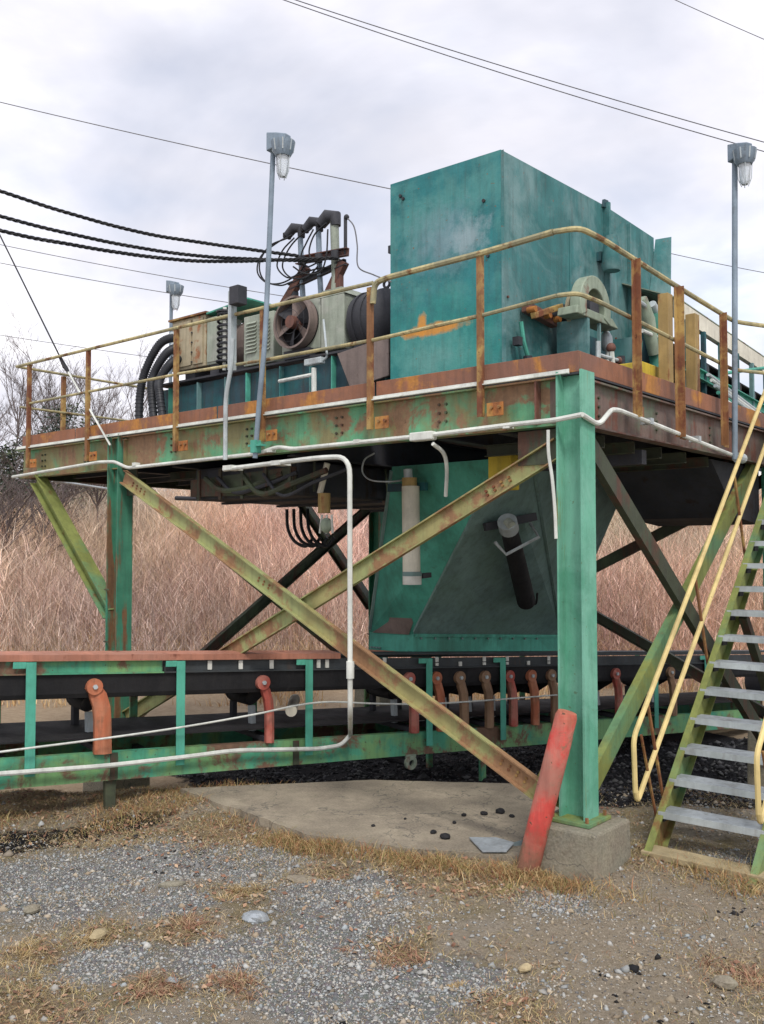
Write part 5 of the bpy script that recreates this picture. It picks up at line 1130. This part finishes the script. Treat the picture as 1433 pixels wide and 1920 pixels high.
# tufts one can count
tufts=[(455,1672,'golden grass tuft in the middle left of the gravel',0,.17),(170,1760,'pale yellow grass tuft low at the left',0,.14),(40,1790,'brown-yellow grass tuft at the left edge',0,.16),
       (370,1745,'reddish weed clump left of the grey gravel mound',1,.13),(755,1795,'round reddish brown weed in the grey gravel',1,.17),(300,1860,'red stemmed weed near the bottom left',1,.13),
       (445,1850,'reddish weed at the bottom middle left',1,.13),(1400,1820,'brown weed clump at the right edge',1,.16),(540,1555,'yellow-green grass tuft at the left corner of the slab',2,.12),
       (720,1592,'small reddish weed in front of the slab',1,.12),(1300,1650,'low brown grass patch in front of the stairs',0,.07),(700,1690,'faint straw tuft in the middle of the gravel',0,.08),
       (1020,1655,'russet weed at the foot of the corner footing',1,.09),(205,1500,'straw tuft under the left conveyor leg',0,.16),(930,1670,'olive grass tuft before the red bollard',2,.09),(860,1855,'small straw tuft at the bottom centre',0,.06)]
tp_={0:[(.52,.36,.15),(.44,.31,.15),(.58,.46,.26)],1:[(.36,.18,.12),(.40,.25,.16),(.28,.15,.10)],2:[(.36,.33,.10),(.44,.38,.14),(.28,.27,.09)]}
for px,py,lab,kd,h_ in tufts:
    p=at(px,py,Z=.13); n=520
    ncl=7; cc_=rng.normal(0,h_*.55,(ncl,2))*np.array([1.3,.8]); ci=rng.integers(0,ncl,n); rr=np.abs(rng.normal(0,h_*.22,n)); an=rng.random(n)*6.283
    x=p.x+cc_[ci,0]+rr*np.cos(an); y=p.y+cc_[ci,1]+rr*np.sin(an); sc_=rng.uniform(.35,1,ncl)[ci]
    hh=h_*.75*rng.uniform(.15,1.0,n)**1.5*sc_; az=rng.normal(rng.random()*6.28,1.6,n)
    V,F=blades(x,y,onz(x,y)-.006,hh,rng.uniform(.4,2.2,n),rng.uniform(.0012,.0028,n) if kd!=1 else rng.uniform(.0015,.0045,n),az=az,droop=.35)
    pal=np.vstack([np.array(tp_[kd])]*2+[np.array([(.50,.40,.24),(.30,.22,.14)])]); o=soup('weed_clump' if kd==1 else 'grass_tuft',V-np.array(p),F,pal[rng.integers(0,len(pal),n)]*rng.uniform(.7,1.25,(n,1)),M['tint'],lab)
    del o['kind']; o.location=p; o['category']='weed' if kd==1 else 'grass tuft'; o['group']='weeds and tufts on the gravel'
# flat rocks and debris
def rock(px,py,rx,ry,rz,lab,col,name='flat_stone',z=.14,cat='stone'):
    p=at(px,py,Z=z); mb=MB(); mb.sphere((0,0,0),1,10,6)
    vs=[]; rot=random.random()*3
    for v in mb.v:
        d_=Vector(v); k=1+.22*mnoise.noise(d_*1.7+Vector((px,py,0)))
        X_,Y_=d_.x*rx*k,d_.y*ry*k; vs.append((p.x+X_*math.cos(rot)-Y_*math.sin(rot),p.y+X_*math.sin(rot)+Y_*math.cos(rot),p.z+d_.z*rz*k))
    mb.v=vs; single(name,mb,col,lab,cat,tuple(p),'stones lying on the ground' if cat=='stone' else 'coal lumps on the slab')
for a_ in ((322,1658,.10,.045,.02,'pale flat wedge-shaped stone left of the golden tuft','pedestal'),(480,1722,.09,.06,.045,'bluish grey stone at the tip of the gravel','galv_tread'),(185,1752,.07,.04,.03,'tan stone beside the yellow tuft','wood'),
           (575,1650,.16,.07,.02,'long pale flat stone in the centre','concrete'),(60,1705,.06,.04,.03,'small rounded stone at the left','pedestal'),(1270,1745,.05,.035,.02,'small pale stone at the right','concrete'),(1360,1842,.07,.05,.03,'stone half buried near the right edge','pedestal'),(985,1815,.05,.03,.02,'thin pale chip at the lower middle','wood')): rock(*a_)
for i,(px,py,s_) in enumerate(((835,1568,.035),(813,1560,.022),(908,1525,.026),(938,1521,.034),(870,1528,.02),(852,1542,.016),(960,1530,.02),(700,1548,.014),(760,1535,.012))):
    rock(px,py,s_*1.3,s_,s_*.8,('largest black coal lump near the front of the slab','coal lump touching the largest one on the slab','coal lump left of centre at the back of the slab','second largest coal lump, near the bollard','small coal lump between the two pairs on the slab','tiny coal chip behind the largest lump','coal lump closest to the bollard','tiny coal chip at the left of the slab','tiny coal chip at the middle back of the slab')[i],'black','coal_lump',ZS+s_*.5,'coal')
# torn bluish sheet by the bollard and leaning slate
q_=[at(x,y,Z=.213) for x,y in ((880,1572),(930,1572),(965,1582),(950,1598),(905,1598))]
single('torn_sheet',MB().prism(q_,(0,0,.01)),'galv_tread','torn blue-grey sheet on the slab left of the red bollard','debris',tuple(q_[0]))
q_=[at(945,1600,Z=.15),at(975,1598,Z=.15),at(980,1575,Z=.24),at(955,1582,Z=.22)]
single('slate_piece',MB().prism(q_,(0,.015,0)),'slate','grey slate leaning on the bollard foot','debris',tuple(q_[0]))

# ------------------------------------------------------------------ brush on the hillside
n=46000
D=18.5+34*rng.random(n)**1.25; Lt=(rng.random(n)*2-1)*(D*.50+1); x=CAM.x+FV.x*D+RV.x*Lt; y=CAM.y+FV.y*D+RV.y*Lt; z=gh(x,y)
cl=nz(x,y,.33,3.3); h=(1.3+1.1*rng.random(n)+cl*1.5)*sst(18,21,D)*.9+.25; 
V,F=blades(x,y,z,h,rng.uniform(.04,.5,n),rng.uniform(.004,.010,n),4,droop=.2)
pal=np.array([(.60,.40,.31),(.48,.32,.26),(.68,.49,.38),(.34,.24,.20),(.62,.43,.30),(.74,.57,.45),(.44,.34,.26)]); ti=pal[rng.integers(0,7,n)]*rng.uniform(.6,1.3,(n,1))*(1+cl[:,None]*.7)*np.stack([1+.25*nz(x,y,.12,5.1),np.ones(n),1+.2*nz(x,y,.15,1.7)],-1)
soup('hillside_brush',V,F,ti,M['tint'],'dense pinkish tan brush of bare stems on the hillside')
# side twigs
m_=4; xi=np.repeat(np.arange(n),m_); q=rng.uniform(.35,.95,len(xi)); hh=h[xi]
x2=x[xi];y2=y[xi];z2=z[xi]+hh*q*.95
V,F=blades(x2,y2,z2,hh*rng.uniform(.12,.34,len(xi)),rng.uniform(.4,1.6,len(xi)),rng.uniform(.003,.007,len(xi)),2,droop=.1)
soup('hillside_twigs',V,F,ti[xi]*rng.uniform(.6,1.4,(len(xi),1)),M['tint'],'fine twigs through the hillside brush')
# golden grass at the foot
n=16000; D=16.5+7*rng.random(n); Lt=(rng.random(n)*2-1)*D*.5; x=CAM.x+FV.x*D+RV.x*Lt; y=CAM.y+FV.y*D+RV.y*Lt; cl=nz(x,y,.5,8.1); k=cl+rng.normal(0,.1,n)>-.05; x,y,D=x[k],y[k],D[k]; n=len(x)
V,F=blades(x,y,gh(x,y),rng.uniform(.3,1.1,n)*sst(16,19,D)+.1,rng.uniform(.2,.9,n),rng.uniform(.005,.012,n),3,droop=.5)
pal=np.array([(.60,.40,.19),(.52,.31,.17),(.66,.48,.27)]); soup('golden_grass',V,F,pal[rng.integers(0,3,n)]*rng.uniform(.75,1.15,(n,1)),M['tint'],'golden dry grass at the foot of the hillside brush')

# ------------------------------------------------------------------ trees on the left skyline
def bare_tree(D,px,h,label,spread=.5,trunk_r=.07,col=(.20,.15,.15),seed=0):
    rd=random.Random(seed); base=at(px,1000,D=D); base.z=zg(base.x,base.y)-.1
    r=empty('bare_tree',base,label,'tree','bare trees on the skyline')
    tk=MB(); tw=MB()
    def grow(p,d_,ln,rad,lv):
        n=4; pts=[p]; q=p.copy(); dd=d_.copy()
        for i in range(n):
            dd=(dd+Vector((rd.gauss(0,.10),rd.gauss(0,.10),rd.gauss(.04,.05)))).normalized(); q=q+dd*ln/n; pts.append(q.copy())
        (tk if lv==0 else tw).tube(pts,[max(.004,rad*(1-.55*i/n)) for i in range(n+1)],5 if lv<2 else 3,cap=False)
        if lv>=4: return
        k=(9,5,5,4)[lv]
        for i in range(k):
            f=rd.uniform(.28 if lv==0 else .15,1); j=min(n-1,int(f*n)); pp=pts[j].lerp(pts[j+1],f*n-j)
            a_=rd.uniform(0,6.28); sd=Vector((math.cos(a_),math.sin(a_),0)); nd_=(dd*rd.uniform(.6,1.2)+sd*spread*rd.uniform(.6,1.3)).normalized()
            grow(pp,nd_,ln*rd.uniform(.36,.6),max(.004,rad*.45),lv+1)
    grow(base,Vector((0,0,1)),h*(.80 if h>5 else 1.0),trunk_r,0)
    obj('trunk',tk,'bark',r,smooth=True); obj('crown',tw,'bark',r)
labs=['bare tree at the far left edge of the photo','slender bare tree just right of the left edge','tall bare sapling left of the platform corner','bare tree behind the first rusty post','small bare tree behind the end guardrail','fine bare tree between the first two posts','bare tree left of the black hoses','twiggy bare tree close to the hoses','low twiggy tree below the left end of the platform','purplish bare tree at the left edge under the platform level','thicket tree behind the left end beam','thicket tree beside the left column','tangled small tree below the first rusty post','tangled small tree at the left edge beside the brush','leaning thicket tree left of the knee brace']
for i,(px,D,h,sp__) in enumerate(((-15,36,6.4,.5),(22,40,7.6,.45),(48,38,6.2,.5),(92,42,7.0,.5),(128,40,6.0,.55),(168,42,6.2,.5),(205,44,6.6,.5),(240,42,7.0,.5),(30,27,4.0,.6),(-30,25,4.5,.5),(70,30,3.6,.7),(180,31,3.4,.7),(105,28,3.2,.7),(8,24,3.2,.7),(50,25,3.0,.7))):
    bare_tree(D,px,h,labs[i],sp__,.055,seed=11+i)
def evergreen(D,px,h,w_,label,seed):
    base=at(px,1000,D=D); base.z=zg(base.x,base.y)-.1; g=np.random.default_rng(seed)
    r=empty('evergreen_tree',base,label,'tree','dark evergreens on the skyline')
    obj('trunk',MB().tube([base,base+Vector((.1,0,h*.5)),base+Vector((0,.1,h*.92))],[.12,.08,.02],7),'bark',r,smooth=True)
    n=5200; nb=60; bc=np.stack([g.normal(0,w_*.42,nb),g.normal(0,w_*.42,nb),h*g.uniform(.22,1.0,nb)],-1); bc[:,:2]*=(1.25-bc[:,2:3]/h*.85)
    k=g.integers(0,nb,n); c_=bc[k]+g.normal(0,.17,(n,3))*np.array([1.5,1.5,.9])
    s_=g.uniform(.04,.10,n); a1=g.random(n)*6.28; e1=np.stack([np.cos(a1),np.sin(a1),g.uniform(-.5,.5,n)],-1); e2=np.stack([-np.sin(a1)*.5,np.cos(a1)*.5,g.uniform(-.6,.6,n)],-1)
    V=np.stack([c_+e1*s_[:,None],c_+e2*s_[:,None]*.6,c_-e1*s_[:,None],c_-e2*s_[:,None]*.6],1)
    pal=np.array([(.055,.085,.055),(.08,.11,.06),(.04,.06,.05),(.11,.12,.07)])
    o=soup('crown',V,np.array([(0,1,2,3)]),pal[k%4]*g.uniform(.7,1.3,(n,1)),M['tint'],''); del o['kind']; del o['label']; o.parent=r
evergreen(36,118,5.6,1.7,'dark evergreen behind the first two rusty posts',1); evergreen(33,62,4.6,1.4,'dark bushy evergreen left of the platform end',2)
evergreen(39,155,5.0,1.5,'evergreen clump behind the second rusty post',3); evergreen(31,12,4.2,1.4,'low dark evergreen at the left edge',4); evergreen(40,205,4.4,1.2,'small evergreen above the left column',5)
